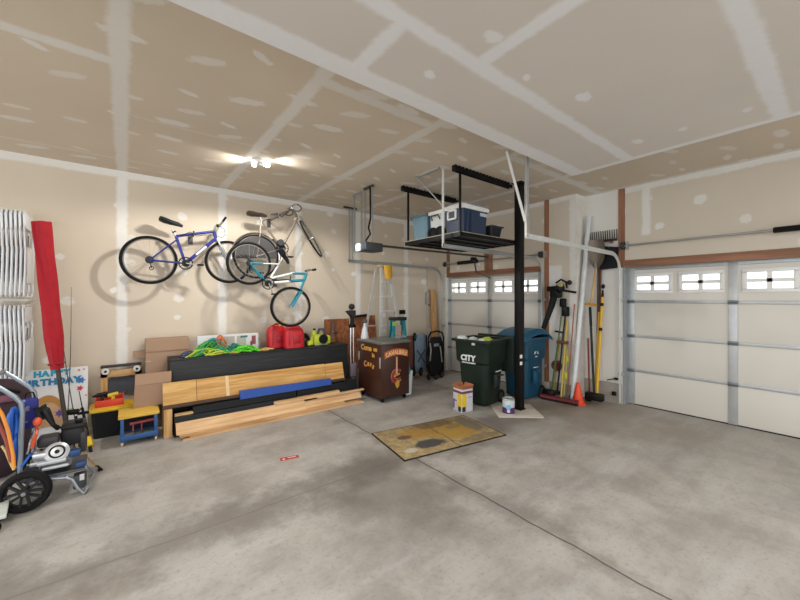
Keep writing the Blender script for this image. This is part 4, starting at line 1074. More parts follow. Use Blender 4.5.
plank('pine_plank', PN2, 'broad pine plank leaning against the black trim, highest of the front planks', .47, 2.05, 4.80, 4.825, .062, .178, 'plank', .085)
plank('pine_plank', PN3, 'pine plank with notched left end under the broad pine plank', .50, 2.66, 4.77, 4.90, .036, .0615, 'plank')
plank('pine_plank', PN2, 'pine plank lying lowest on the floor at the front', .53, 2.98, 4.755, 4.90, .0, .0175, 'plank')
plank('pine_plank', PN3, 'thin pine plank on top of the lowest floor plank', .60, 2.90, 4.765, 4.895, .018, .0355, 'plank')
plank('pine_plank', PN2, 'pine plank leaning at the right behind the broad pine plank', 2.06, 2.99, 4.83, 4.855, .062, .15, 'plank', .06)
plank('wood_strip', PINE, 'short pine strip lying on the black trim at right of centre', 1.62, 2.62, 4.87, 4.925, .182, .222, 'strip', .01)
plank('wood_strip', PN2, 'narrow pine strip reaching out rightmost towards the brown cabinet', 2.25, 3.06, 4.87, 4.925, .1605, .1805, 'strip')
# ---- things on top of the bench
bn = NT('white_carton'); 
t = carton('white_box', 'white printed carton behind the green ropes', .80, 1.62, 5.62, 5.715, bz, 1.115, mat=M('#d2d3d4', .6, 0, .03))
part(MB().span((1.12, 5.617, bz + .02), (1.28, 5.619, 1.09)).span((1.31, 5.617, bz + .02), (1.44, 5.619, 1.09)), 'printed_panel', M('#b2afa6', .6), t)
part(MB().span((1.52, 5.616, bz + .09), (1.58, 5.619, 1.08)).span((1.50, 5.616, bz + .06), (1.53, 5.619, 1.0)), 'red_print', M('#8d4a52', .6), t)
part(MB().span((1.36, 5.615, 1.06), (1.46, 5.617, 1.09)), 'dark_print', M('#3d6670', .6), t)
def tangle(lb, col, cx, cy, z0, rx, ry, h, turns, r, seed, nm='rope'):
    rnd = random.Random(seed); L = []; n = turns * 18; r *= .78
    p1, p2, p3, p4 = [rnd.uniform(0, 6.28) for _ in range(4)]
    for i in range(n):
        a = 2 * PI * i / 18; k = .62 + .38 * math.sin(1.37 * a + p1)
        u = math.cos(a + .5 * math.sin(.61 * a + p2)) * k; w_ = math.sin(1.21 * a + p3) * k
        env = max(0.0, 1 - u * u)
        hh = h * 1.2 * env * (.5 + .5 * math.sin(2.3 * a + p4)) ** 1.0
        L.append(V((cx + rx * u, cy + ry * w_, z0 + r + hh)))
    return solo(MB().tube(L, r, 6), nm, M(col, .55), lb, 'rope', 'ropes on the black bench')
tangle('tangled teal rope in the left heap on the black bench', '#2f8f86', .98, 5.52, bz, .22, .11, .18, 9, .011, 1)
tangle('tangled bright green strap in the left heap on the black bench', '#49a843', .93, 5.49, bz, .24, .10, .15, 8, .013, 2)
tangle('lime yellow rope at the foot of the left heap', '#b6cc3c', .88, 5.45, bz, .26, .07, .08, 7, .010, 3)
tangle('orange rope on the top of the left heap', '#d2703c', 1.07, 5.53, bz + .05, .10, .07, .17, 4, .012, 4)
tangle('slate blue rope at the left tip of the heap', '#46506e', .68, 5.47, bz, .12, .05, .06, 4, .011, 5)
tangle('neon green net rope lying right of the rope heap', '#5ecf2e', 1.40, 5.50, bz, .20, .10, .07, 10, .012, 6)
tangle('teal cord between the rope heap and the green net', '#2d8a78', 1.25, 5.58, bz, .17, .05, .10, 4, .009, 7)
tangle('pale tan rope lying flat before the gas cans', '#d8b06a', 1.68, 5.46, bz, .14, .05, .02, 3, .010, 8)
tangle('yellow tan rope trailing between the two rope heaps', '#c2a63e', 1.08, 5.43, bz, .22, .03, .03, 4, .009, 9)
def gas_can(x, y, lb, rz):
    t = thing('gas_can', lb, 'gas can', (x, y, bz), 0, 'red gas cans')
    Rz = Matrix.Rotation(rz, 4, 'Z')
    def tr(m): return m.xf(Matrix.Translation(V((x, y, bz))) @ Rz)
    rings = []
    for z, sx_, sy_, ox in ((0.0, .14, .075, 0), (.012, .155, .088, 0), (.20, .157, .09, 0), (.27, .15, .086, -.004), (.32, .12, .072, -.012), (.345, .08, .05, -.02)):
        n = 28
        rings.append([V((ox + sx_ * abs(math.cos(a)) ** .45 * (1 if math.cos(a) > 0 else -1), sy_ * abs(math.sin(a)) ** .45 * (1 if math.sin(a) > 0 else -1), z)) for a in [2 * PI * i / n for i in range(n)]])
    part(tr(MB().loft(rings)), 'body', RED, t)
    part(tr(MB().tube([(-.09, 0, .29), (-.075, 0, .35), (-.02, 0, .375), (.05, 0, .37), (.085, 0, .33), (.09, 0, .28)], .017, 8)), 'handle', RED, t)
    part(tr(MB().cyl((.045, 0, .33), (.045, 0, .385), .028)), 'cap', M('#d8b53a', .45), t, 'yellow cap')
    part(tr(MB().cyl((.045, 0, .385), (.10, -.03, .45), .013, .009)), 'spout', M('#d8b53a', .45), t, 'yellow spout')
    part(tr(MB().box((-.10, -.085, .16), (.02, .012, .2), bev=.004).box((.02, -.091, .14), (.12, .008, .12), bev=.003)), 'side_rib', M('#a81822', .4), t)
gas_can(2.11, 5.445, 'red gas can in front with yellow spout on the black bench', .0)
gas_can(1.91, 5.628, 'red gas can behind and left of the other gas can', .05)
t = thing('hose_reel', 'small black cord reel between the gas can and the yellow saw', 'reel', (2.32, 5.58, bz))
part(MB().torus((2.32, 5.56, bz + .11), (.2, 1, 0), .07, .035, 26, 8), 'coil', BLACK, t)
part(MB().cyl((2.32, 5.52, bz + .11), (2.32, 5.60, bz + .11), .035).span((2.28, 5.53, bz), (2.36, 5.61, bz + .03)), 'stand', DKGRAY, t)
t = thing('power_saw', 'neon yellow power saw with black disc on the black bench', 'saw', (2.62, 5.52, bz))
NY = M('#c9d53a', .45)
m = MB().box((2.56, 5.54, bz + .10), (.20, .13, .17), bev=.03).box((2.72, 5.54, bz + .08), (.13, .10, .14), bev=.025).cyl((2.50, 5.54, bz + .17), (2.50, 5.54, bz + .25), .04, .03)
part(m, 'housing', NY, t)
part(MB().cyl((2.63, 5.45, bz + .10), (2.63, 5.48, bz + .10), .078, n=26), 'disc', BLACK, t)
part(MB().tube([(2.56, 5.53, bz + .18), (2.585, 5.53, bz + .27), (2.66, 5.53, bz + .26), (2.69, 5.53, bz + .16)], .022, 8), 'handle', M('#4c5056', .5), t)
part(MB().cyl((2.50, 5.54, bz + .25), (2.50, 5.54, bz + .28), .022), 'trigger_knob', BLACK, t)
part(MB().box((2.60, 5.54, bz + .012), (.26, .14, .022), bev=.004), 'base_plate', M('#9b9f70', .5), t)
t = thing('cordless_tool', 'small neon yellow tool left of the yellow saw', 'tool', (2.40, 5.48, bz))
part(MB().box((2.40, 5.48, bz + .05), (.10, .07, .08), bev=.02).cyl((2.42, 5.48, bz + .08), (2.44, 5.48, bz + .15), .028), 'housing', NY, t)
part(MB().box((2.40, 5.48, bz + .006), (.12, .08, .012), bev=.003), 'base', BLACK, t)

# ================================================================== CABINET
cx0, cx1, cy0, cy1, cz = 3.15, 3.71, 4.51, 5.20, .95
t = thing('cabinet', 'brown rolling cabinet with basketball lettering and gray top', 'cabinet', ((cx0 + cx1) / 2, (cy0 + cy1) / 2, 0))
BRN = NT('brown_paint'); brm = BRN.out(BRN.mix(BRN.noise(3, 4, .6), lin('#2e1710'), lin('#47271b')), .38)
part(MB().span((cx0, cy0, .075), (cx1, cy1, cz - .03), .004), 'body', brm, t)
part(MB().span((cx0 - .02, cy0 - .02, cz - .029), (cx1 + .02, cy1 + .02, cz + .008), .006), 'top', M('#75726c', .35, .2), t)
part(MB().span((cx0 + .012, cy0 - .012, .10), (cx1 - .012, cy0 - .001, cz - .05), .003), 'door', brm, t)
part(MB().span((cx0 - .016, cy0 + .01, .55), (cx0 - .002, cy0 + .04, .72), .004), 'latch', M('#b9b6ae', .4, .5), t)
part(MB().span((cx0 - .016, cy1 - .05, .60), (cx0 - .002, cy1 - .03, .75), .004), 'latch', M('#b9b6ae', .4, .5), t)
for x in (cx0 + .06, cx1 - .06):
    for y in (cy0 + .06, cy1 - .06):
        part(MB().cyl((x - .015, y, .034), (x + .015, y, .034), .034, n=18).span((x - .03, y - .03, .066), (x + .03, y + .03, .075)), 'caster', RUBBER, t)
GLD = M('#d8a24a', .5); ORN = M('#c8702c', .5); WIN = M('#a03a3c', .5); PALE = M('#d9a07a', .5)
fy_ = cy0 - .0125
mid = (cx0 + cx1) / 2 + .01
# banner and lettering on the face turned to the mat
L = []; n = 14
for i in range(n + 1):
    f_ = -1 + 2 * i / n; L.append(V((mid + .235 * f_, fy_, .735 - .045 * f_ * f_)))
Lb = [p + V((0, 0, .105)) for p in reversed(L)]
part(MB().prism(L + Lb, V((0, -.002, 0))), 'banner', ORN, t, 'orange arched banner')
letters('CAVALIERS', .088, M('#f0cfa0', .5), t, (mid - .21, fy_ - .003, .755), (1, 0, 0), (0, 0, 1), arc=.045, spread=.80, bold=.002)
LC = []
for i in range(22):
    a = math.radians(38 + 285 * i / 21); LC.append(V((mid + .0 + .105 * math.cos(a) * (1.05), fy_, .40 + .105 * math.sin(a) + .04 * math.cos(a))))
LI = []
for i in range(22):
    a = math.radians(323 - 285 * i / 21); LI.append(V((mid + .0 + .068 * math.cos(a), fy_, .40 + .068 * math.sin(a) + .02 * math.cos(a))))
part(MB().prism(LC + LI, V((0, -.003, 0))), 'letter_c', WIN, t, 'wine red letter C')
def ringc(r1, r2, a0_, a1_, mat, nm, dy):
    A_ = [V((mid + r1 * math.cos(a), fy_ - dy, .40 + r1 * math.sin(a))) for a in [math.radians(a0_ + (a1_ - a0_) * i / 16) for i in range(17)]]
    B_ = [V((mid + r2 * math.cos(a), fy_ - dy, .40 + r2 * math.sin(a))) for a in [math.radians(a1_ - (a1_ - a0_) * i / 16) for i in range(17)]]
    part(MB().prism(A_ + B_, V((0, -.002, 0))), nm, mat, t)
ringc(.115, .106, 40, 325, PALE, 'outline', .001); ringc(.055, .04, 60, 300, ORN, 'inner_curve', .001)
part(MB().prism([V((mid - .018, fy_ - .004, .40)), V((mid + .018, fy_ - .004, .40)), V((mid + .016, fy_ - .004, .71)), V((mid - .016, fy_ - .004, .71))], V((0, -.002, 0))), 'sword_blade', PALE, t, 'pale sword blade')
part(MB().prism([V((mid - .05, fy_ - .004, .385)), V((mid + .06, fy_ - .004, .42)), V((mid + .06, fy_ - .004, .445)), V((mid - .05, fy_ - .004, .41))], V((0, -.002, 0))), 'sword_guard', GLD, t)
part(MB().prism([V((mid + .0, fy_ - .004, .20)), V((mid + .045, fy_ - .004, .23)), V((mid + .055, fy_ - .004, .31)), V((mid + .02, fy_ - .004, .34)), V((mid - .035, fy_ - .004, .28))], V((0, -.002, 0))), 'gold_mark', M('#b9953c', .5), t, 'gold lower mark')
xl_ = cx0 - .003
dirx = V((0, -1, 0))
letters('Come', .13, GLD, t, (xl_, cy1 - .10, .79), dirx, (0, 0, 1), spread=.9, bold=.003)
letters('on', .10, GLD, t, (xl_, cy0 + .22, .80), dirx, (0, 0, 1), spread=.9, bold=.003)
letters('in', .10, GLD, t, (xl_, cy0 + .26, .70), dirx, (0, 0, 1), spread=.9, bold=.003)
letters('Cavs', .13, M('#d99a45', .5), t, (xl_, cy1 - .20, .54), dirx, (0, 0, 1), arc=.04, spread=.95, bold=.004)
# cloth between cabinet and garden things
m = MB(); rings = []
for i in range(9):
    f_ = i / 8; c = V((3.80 + .06 * f_, 4.66, .012 + .40 * f_)); w_ = .075 - .035 * f_
    rings.append([c + V((w_ * math.cos(a) * (1 + .15 * math.sin(4 * a)), .05 * math.sin(a), 0)) for a in [2 * PI * k / 16 for k in range(16)]])
t = thing('folded_canopy', 'white and teal folded cloth standing beside the brown cabinet', 'cloth', (3.80, 4.66, .0))
part(m.loft(rings), 'white_cloth', M('#cfd6da', .8), t)
part(MB().tube([(3.84, 4.66, .35), (3.80, 4.68, .55), (3.78, 4.70, .80)], .03, 10, rad=[.04, .035, .015]), 'teal_sleeve', M('#2f7f86', .7), t)
part(MB().cyl((3.87, 4.68, .28), (3.83, 4.70, .52), .012), 'teal_pole', M('#2f7f86', .6), t)

# chrome post with black saddle between bench and cabinet
x_, y_ = 3.09, 5.30
t = thing('support_stand', 'chrome stand with black saddle shaped head left of the cabinet', 'stand', (x_, y_, 0))
part(MB().cyl((x_ - .03, y_, .03), (x_ - .03, y_, 1.15), .016).cyl((x_ + .035, y_, .03), (x_ + .02, y_, 1.20), .016), 'posts', CHROME, t)
part(MB().box((x_, y_, .02), (.11, .30, .04), bev=.008), 'base', DKGRAY, t)
m = MB().loft([[V((x_ - .13 + .0, y_ - .01, 1.42)), V((x_ - .13, y_ + .01, 1.42)), V((x_ - .13, y_ + .01, 1.43)), V((x_ - .13, y_ - .01, 1.43))], [V((x_ - .02, y_ - .07, 1.34)), V((x_ - .02, y_ + .07, 1.34)), V((x_ - .02, y_ + .07, 1.44)), V((x_ - .02, y_ - .07, 1.44))], [V((x_ + .03, y_ - .07, 1.32)), V((x_ + .03, y_ + .07, 1.32)), V((x_ + .03, y_ + .07, 1.44)), V((x_ + .03, y_ - .07, 1.44))]])
part(m.ball((x_ - .01, y_, 1.50), .055), 'head', M('#2b2625', .6), t)
part(MB().cyl((x_, y_, 1.18), (x_, y_, 1.34), .035).box((x_, y_, 1.17), (.12, .06, .06), bev=.01), 'collar', BLACK, t)
part(MB().box((x_ + .0, y_ - .03, .42), (.11, .05, .22), bev=.015), 'foot_cover', M('#6f6878', .6), t)
# strand board sheets on the wall behind
OS = osb('#7c4528', '#a86a40')
def sheet(nm, lb, x0, x1, z1, yb=WL - .004, ln=.12, mat=None, th=.012):
    m = MB().loft([[V((x0, yb - ln - th, 0)), V((x1, yb - ln - th, 0)), V((x1, yb - ln, 0)), V((x0, yb - ln, 0))], [V((x0, yb - th, z1)), V((x1, yb - th, z1)), V((x1, yb, z1)), V((x0, yb, z1))]])
    return solo(m, nm, mat or OS, lb, 'board')
sheet('strand_board', 'reddish strand board leaning on the wall behind the chrome stand', 2.90, 3.42, 1.255)
sheet('strand_board', 'reddish strand board leaning on the wall left of the ladder', 3.45, 4.02, 1.30)
sheet('strand_board', 'low pinkish board leaning on the wall behind the strollers', 4.52, 5.15, .82, mat=M('#9c6852', .8))
t = thing('wall_bar', 'dark clamp bar lying against the left strand board', 'bar', (3.0, 5.82, .86))
part(MB().bar((2.97, 5.80, .90), (3.05, 5.925, 1.23), .035, .018), 'bar', M('#3a241c', .5), t)
part(MB().bar((2.99, 5.80, 1.0), (3.09, 5.82, 1.02), .02, .018), 'jaw', M('#3a241c', .5), t)
solo(MB().bar((3.40, 5.90, 1.285), (3.80, 5.90, 1.315), .06, .045), 'black_rail', BLACK, 'black rail across the top of the right strand board', 'rail')
t = thing('spray_bottle', 'white conical bottle on the back corner of the cabinet top', 'bottle', (3.23, 5.12, cz + .009))
bq = V((3.23, 5.12, cz + .009 + .02))
part(MB().lathe([(0, 0), (.065, 0), (.07, .02), (.045, .16), (.022, .22), (.022, .26), (0, .26)], (bq.x, bq.y, bq.z - .02), n=18), 'body', M('#cfd3d6', .4), t)
part(MB().box((bq.x, bq.y - .01, bq.z + .28), (.05, .08, .06), bev=.012), 'trigger_head', M('#55585c', .5), t)
# its shelf: a small trestle standing behind the cabinet
# ================================================================== LADDERS
ALU = M('#cfd0cd', .35, .3)
def lerp(a, b, f_): return V(a) + (V(b) - V(a)) * f_
t = thing('step_ladder', 'tall aluminium step ladder leaning on the wall behind the cabinet', 'ladder', (3.95, 5.7, 0))
zt4 = 2.24
fl_t, fr_t = V((3.86, 5.52, zt4)), V((4.03, 5.52, zt4))
fl_b, fr_b = V((3.66, 5.27, .012)), V((4.28, 5.27, .012))
rl_t, rr_t = V((3.79, 5.60, zt4 - .02)), V((4.02, 5.60, zt4 - .02))
rl_b, rr_b = V((3.46, 5.76, .012)), V((4.22, 5.78, .012))
for a, b in ((fl_t, fl_b), (fr_t, fr_b)):
    sr = part(MB().bar(a, b, .062, .026, up=(0, 1, 0)), 'side_rail', ALU, t)
    part(MB().box(b + V((0, 0, .02)), (.05, .07, .04), bev=.006), 'foot', BLACK, sr)
for a, b in ((rl_t, rl_b), (rr_t, rr_b)):
    part(MB().bar(a, b, .045, .024, up=(0, 1, 0)), 'rear_rail', M('#c9c8c4', .4, .4), t)
for i in range(1, 8):
    f_ = i / 8
    part(MB().bar(lerp(fl_t, fl_b, f_), lerp(fr_t, fr_b, f_), .085, .028), 'step', ALU, t)
for i in (2, 4, 6):
    part(MB().bar(lerp(rl_t, rl_b, i / 8), lerp(rr_t, rr_b, i / 8), .02, .02), 'rear_brace', ALU, t)
part(MB().box((3.93, 5.56, zt4 + .02), (.28, .17, .05), bev=.01), 'top_cap', M('#b5a27a', .5), t)
bp = [V((3.95, 5.665, 0))]
m = MB(); rings = []
for z, w_, d_ in ((2.00, .05, .03), (2.06, .085, .045), (2.16, .09, .05), (2.24, .095, .04), (2.27, .09, .03)):
    rings.append([V((3.965 + w_ * math.cos(a), 5.43 + .10 * (z - 2.0) + d_ * math.sin(a), z)) for a in [2 * PI * k / 16 for k in range(16)]])
solo(m.loft(rings), 'yellow_pouch', M('#d8a42e', .6, 0, .12), 'yellow cloth pouch hanging below the top of the aluminium ladder', 'pouch')
# teal fibreglass step stool between cabinet and ladder
TG = M('#1f7f86', .45)
t = thing('step_stool', 'teal fiberglass step stool with black cap behind the cabinet', 'step stool', (3.95, 5.05, 0))
sx0, sx1, sy_, sz = 3.765, 4.055, 5.05, 1.27
for x, xb in ((sx0 + .03, sx0 - .02), (sx1 - .03, sx1 + .02)):
    part(MB().bar((x, sy_, sz - .02), (xb, sy_ - .12, .012), .055, .03, up=(0, 1, 0)), 'side_rail', TG, t)
    part(MB().bar((x, sy_ + .06, sz - .02), (xb, sy_ + .20, .012), .045, .03, up=(0, 1, 0)), 'rear_rail', TG, t)
for f_ in (.25, .5, .75):
    part(MB().bar((sx0 + .02, sy_ - .12 * f_, sz * (1 - f_)), (sx1 - .02, sy_ - .12 * f_, sz * (1 - f_)), .08, .03), 'step', M('#c5c7c6', .4, .5), t)
part(MB().box(((sx0 + sx1) / 2, sy_ + .03, sz + .005), (sx1 - sx0, .18, .06), bev=.012), 'top_cap', M('#2b2a2c', .5), t)
part(MB().box(((sx0 + sx1) / 2, sy_ - .005, 1.06), (.10, .01, .2)), 'label_plate', M('#b39a92', .5), t)
part(MB().box((sx0 + .035, sy_ - .025, 1.19), (.09, .012, .07), rz=.2), 'tag', M('#b9cf3c', .5), t, 'lime tag')
# small things on the far wall
t = thing('wall_hook', 'small black hook on the wall right of the aluminium ladder', 'hook', wy(402, 312, WL - .03))
p_ = wy(402, 312, WL)
part(MB().box(p_ + V((0, -.012, 0)), (.16, .02, .09), bev=.006), 'plate', BLACK, t)
part(MB().tube([p_ + V((-.04, -.02, .02)), p_ + V((-.04, -.08, 0)), p_ + V((-.04, -.09, .05))], .012), 'prong', BLACK, t)
t = thing('wall_control', 'slim gray box with conduit on the wall near the corner', 'control box', wy(426.5, 306, WL - .03))
p_ = wy(426.5, 298, WL)
part(MB().box(p_ + V((0, -.03, 0)), (.09, .058, .30), bev=.006), 'box', M('#a9a7a4', .5), t)
part(MB().box(p_ + V((.052, -.03, -.01)), (.012, .05, .34)), 'edge', M('#5b4741', .6), t)
part(MB().cyl(p_ + V((0, -.02, .151)), p_ + V((0, -.02, .78)), .010), 'conduit', M('#c9c2b8', .5), t)
part(MB().tube([p_ + V((0, -.02, -.15)), p_ + V((-.01, -.02, -.4)), p_ + V((.0, -.02, -.7)), p_ + V((.0, -.02, -.9))], .008, 6), 'cable', M('#c9c2b8', .5), t)
solo(MB().loft([[V((5.52, 5.80, 0.0)), V((5.66, 5.80, 0.0)), V((5.66, 5.84, 0.0)), V((5.52, 5.84, 0.0))], [V((5.52, 5.93, 1.84)), V((5.66, 5.93, 1.84)), V((5.66, 5.97, 1.84)), V((5.52, 5.97, 1.84))]]), 'loose_board', wood('#b98a56', '#d6aa74', 2), 'light board leaning upright in the corner by the single door', 'board')

# ================================================================== STROLLERS IN THE CORNER
def cart_wheel(t, c, r, nm='wheel', axis=(0, 1, 0)):
    w_ = part(MB().torus(c, axis, r * .78, r * .22, 24, 8), nm, RUBBER, t)
    part(MB().cyl(V(c) - V(axis) * .012, V(c) + V(axis) * .012, r * .6, n=16), 'wheel_disc', DKGRAY, w_)
t = thing('stroller', 'folded stroller with blue gray fabric and black wheels near the corner', 'stroller', (4.95, 5.56, 0))
ax_ = (.5, -.86, 0)
for px, py, y, r in ((414.5, 337, 5.5, .088), (414, 371, 5.56, .10), (421, 371.5, 5.45, .09)):
    cart_wheel(t, wy(px, py, y), r, axis=V(ax_).normalized())
m = MB(); rings = []
for py, hw in ((371, .13), (362, .19), (350, .19), (340, .17), (334, .11)):
    c = wy(420.5, py, 5.54); rings.append([c + V((hw * math.cos(a), .05 * math.sin(a), 0)) for a in [2 * PI * k / 14 for k in range(14)]])
part(m.loft(rings), 'fabric_seat', M('#7f93a6', .75), t)
for px in (414, 427):
    part(MB().tube([wy(px, 372, 5.5), wy(px, 352, 5.47), wy(px - .5, 335, 5.5)], .014, 8), 'side_frame', BLACK, t)
part(MB().tube([wy(418, 362, 5.47), wy(421, 356, 5.45), wy(425, 350, 5.47)], .016, 8).tube([wy(425, 363, 5.47), wy(421, 356, 5.44), wy(417, 350, 5.47)], .012, 8), 'cross_strut', M('#3e4a4a', .5), t)
t = thing('stroller', 'folded black stroller with pale straps in the corner by the door', 'stroller', (5.12, 5.36, 0))
m = MB(); rings = []
for py, hw in ((375, .19), (366, .23), (352, .21), (343, .19), (337, .13)):
    c = wy(436, py, 5.34); rings.append([c + V((hw * math.cos(a), .07 * math.sin(a), 0)) for a in [2 * PI * k / 14 for k in range(14)]])
part(m.loft(rings), 'fabric_seat', M('#232227', .75), t)
for px0, px1 in ((429, 428.5), (443, 443.5)):
    part(MB().tube([wy(px0, 374, 5.28), wy(px1, 352, 5.26), wy(px1, 337, 5.28)], .017, 8), 'side_frame', BLACK, t)
part(MB().tube([wy(428.5, 337, 5.28), wy(431, 332.5, 5.28), wy(437, 331, 5.28), wy(442, 332.5, 5.28), wy(443.5, 337, 5.28)], .018, 8), 'handle', BLACK, t)
part(MB().tube([wy(430, 361, 5.25), wy(431, 350, 5.24), wy(430, 343, 5.25)], .013, 6).tube([wy(442, 362, 5.25), wy(441, 352, 5.25), wy(440, 346, 5.25)], .011, 6), 'strap', M('#b9bdb6', .6), t, 'pale straps')
part(MB().box(wy(436.5, 345, 5.25), (.13, .03, .06), bev=.01), 'head_pad', M('#8f8d98', .7), t)
for px, py, y in ((429, 374, 5.22), (442, 374, 5.22), (436, 376.5, 5.16)):
    c = wy(px, py, y); c.z = .072; cart_wheel(t, c, .07, axis=V((.3, -.95, 0)).normalized())

# ================================================================== WHEELED BINS
def bin_(nm, label, loc, rz, col, h, lidopen, lidcol, group=None):
    t = thing(nm, label, 'trash bin', loc, rz)
    G = M(col, .45); k = h / 1.0
    def rr(w, d, z, rad=.09, dy=0.0):
        P_ = []
        for sx_, sy_, a0 in ((1, 1, 0), (-1, 1, 90), (-1, -1, 180), (1, -1, 270)):
            for i in range(5):
                a = math.radians(a0 + 22.5 * i); P_.append(V((sx_ * (w / 2 - rad) + rad * math.cos(a), sy_ * (d / 2 - rad) + rad * math.sin(a) + dy, z)))
        return P_
    # front of the bin is local -x (towards the photographer), handle side +x
    b = MB().loft([rr(.44, .44, .03), rr(.46, .45, .06), rr(.53, .52, .62 * k), rr(.60, .58, .66 * k, .08), rr(.64, .60, .93 * k, .08), rr(.66, .62, .955 * k, .08)], caps=True)
    part(b, 'body', G, t, None, True)
    rm = MB()
    for z0, w, d in ((.955, .72, .69),):
        outer, inner = rr(w, d, z0 * k, .07), rr(w - .12, d - .12, z0 * k, .05)
        o2, i2 = [p + V((0, 0, .035)) for p in outer], [p + V((0, 0, .035)) for p in inner]
        R_ = [rm.ring(q) for q in (outer, o2, i2, inner)]
        for a, c in ((0, 1), (1, 2), (2, 3), (3, 0)): rm.skin(R_[a], R_[c])
    part(rm, 'rim', G, t, None, True)
    for sy in (-.19, .19):
        wv = part(MB().torus((.235, sy * 1.15, .10), (0, 1, 0), .075, .026, 26, 8), 'wheel', RUBBER, t, None, True)
        part(MB().cyl((.235, sy * 1.15 - .018, .10), (.235, sy * 1.15 + .018, .10), .06, n=18), 'wheel_disc', DKGRAY, wv, None, True)
    part(MB().cyl((.235, -.22, .10), (.235, .22, .10), .012), 'axle', STEEL, t, None, True)
    part(MB().tube([(.34, -.22, .93 * k), (.43, -.22, .99 * k), (.44, 0, .995 * k), (.43, .22, .99 * k), (.34, .22, .93 * k)], .018, 8), 'handle_bar', G, t, None, True)
    return t, k
gb, k = bin_('trash_bin', 'dark green wheeled bin with open lid and white letters', (4.45, 3.62, 0), math.radians(8), '#1f2a22', 1.03, True, '#1f2a22')
# lid folded back on its hinge, hanging behind
GR = M('#26302a', .5)
part(MB().box((.455, 0, .72 * k), (.035, .66, .60), bev=.012), 'lid', GR, gb, None, True)
# slots of lettering on the front face
def lettering_local(s, size, mat, parent, origin, xdir, updir, **kw):
    before = org(parent); ob = letters(s, size, mat, parent, V(origin) + before, xdir, updir, **kw); return ob
lettering_local('CITY', .115, M('#d5dadb', .5), gb, (-.322, .16, .70), (0, -1, 0), (.06, 0, 1), name='city_lettering', spread=.9, bold=.006)
part(MB().box((-.318, .02, .665), (.008, .24, .018)), 'lettering_rule', M('#c5cacb', .5), gb, None, True)
part(MB().box((-.33, -.07, .93 * k), (.03, .05, .035), bev=.006), 'latch', M('#c9cbc7', .5), gb, None, True)
part(MB().box((-.05, -.36, .50), (.06, .10, .02), bev=.004).box((-.05, -.30, .40), (.10, .06, .20), bev=.01), 'side_grip', GR, gb, None, True)
part(MB().span((-.03, -.282, .52), (.13, -.272, .535)), 'white_mark', WHITE, gb, None, True)
for dx, dy, r, col, lb in ((-.22, .20, .085, '#d9dbdc', 'white refuse bag at the far left of the open green bin'), (-.20, .02, .075, '#c6c9c8', 'pale refuse bag in the middle of the open green bin'), (-.10, -.17, .08, '#a9b83c', 'lime packet sticking up in the open green bin'), (-.22, -.14, .05, '#e4e6e4', 'white paper sticking up at the near rim of the green bin')):
    Rm = Matrix.Rotation(math.radians(8), 3, 'Z'); c = V((4.45, 3.62, 0)) + Rm @ V((dx, dy, 1.01))
    m = MB().ball(c, r, (1, 1, .55), 14)
    rn = random.Random(int(r * 1e4))
    for v in m.bm.verts: v.co += V((rn.uniform(-1, 1), rn.uniform(-1, 1), rn.uniform(-.6, .6))) * r * .16
    solo(m, 'refuse_bag', M(col, .6), lb, 'refuse', 'refuse in the green bin')
bb_, k = bin_('recycling_bin', 'blue wheeled bin with closed lid standing behind the black post', (5.30, 3.42, 0), math.radians(-4), '#12465f', 1.07, False, '#17476b')
bb_.scale = (.93, .93, .96)
BL = M('#165370', .45)
m = MB(); rings = []
for x, z, hw in ((-.37, .985, .345), (-.36, 1.02, .35), (-.20, 1.085, .33), (.05, 1.12, .32), (.25, 1.10, .33), (.37, 1.03, .345), (.38, .995, .345)):
    rings.append([V((x, s * hw, (z - (0 if abs(s) < .9 else .06)) * k)) for s in (-1, -.8, -.4, 0, .4, .8, 1)])
m = MB(); R_ = [[m.bm.verts.new(p) for p in r_] for r_ in rings]
for a, c in zip(R_, R_[1:]):
    for i in range(len(a) - 1): m.bm.faces.new((a[i], a[i + 1], c[i + 1], c[i]))
g = bmesh.ops.extrude_face_region(m.bm, geom=list(m.bm.faces))
for v in [q for q in g['geom'] if isinstance(q, bmesh.types.BMVert)]: v.co.z -= .025
part(m, 'lid', BL, bb_, None, True)
def chevs(parent, c, r):
    m = MB()
    for i in range(3):
        a = PI / 2 + 2 * PI * i / 3
        p0_, p1_ = V(c) + V((0, -r * math.cos(a + .5), r * math.sin(a + .5))), V(c) + V((0, -r * math.cos(a + 1.6), r * math.sin(a + 1.6)))
        m.bar(p0_, p1_, .006, r * .4, up=(0, 0, 1)); 
    part(m, 'recycling_mark', M('#cfd9de', .5), parent, None, True)
part(MB().box((-.05, -.33, .50), (.07, .09, .02), bev=.004).box((-.05, -.285, .40), (.10, .05, .22), bev=.01), 'side_grip', BL, bb_, None, True)
part(MB().box((-.302, -.17, .60), (.01, .09, .012)).box((-.02, -.283, .55), (.14, .006, .012)), 'white_mark', WHITE, bb_, None, True)
mk = MB()
for i in range(3):
    a = PI / 2 + 2 * PI * i / 3; r = .05; c0 = V((-.05, -.312, .78))
    mk.bar(c0 + V((r * math.cos(a + .5), 0, r * math.sin(a + .5))), c0 + V((r * math.cos(a + 1.6), 0, r * math.sin(a + 1.6))), .012, .018, up=(0, 1, 0))
part(mk, 'recycling_mark', M('#cfd9de', .5), bb_, None, True)

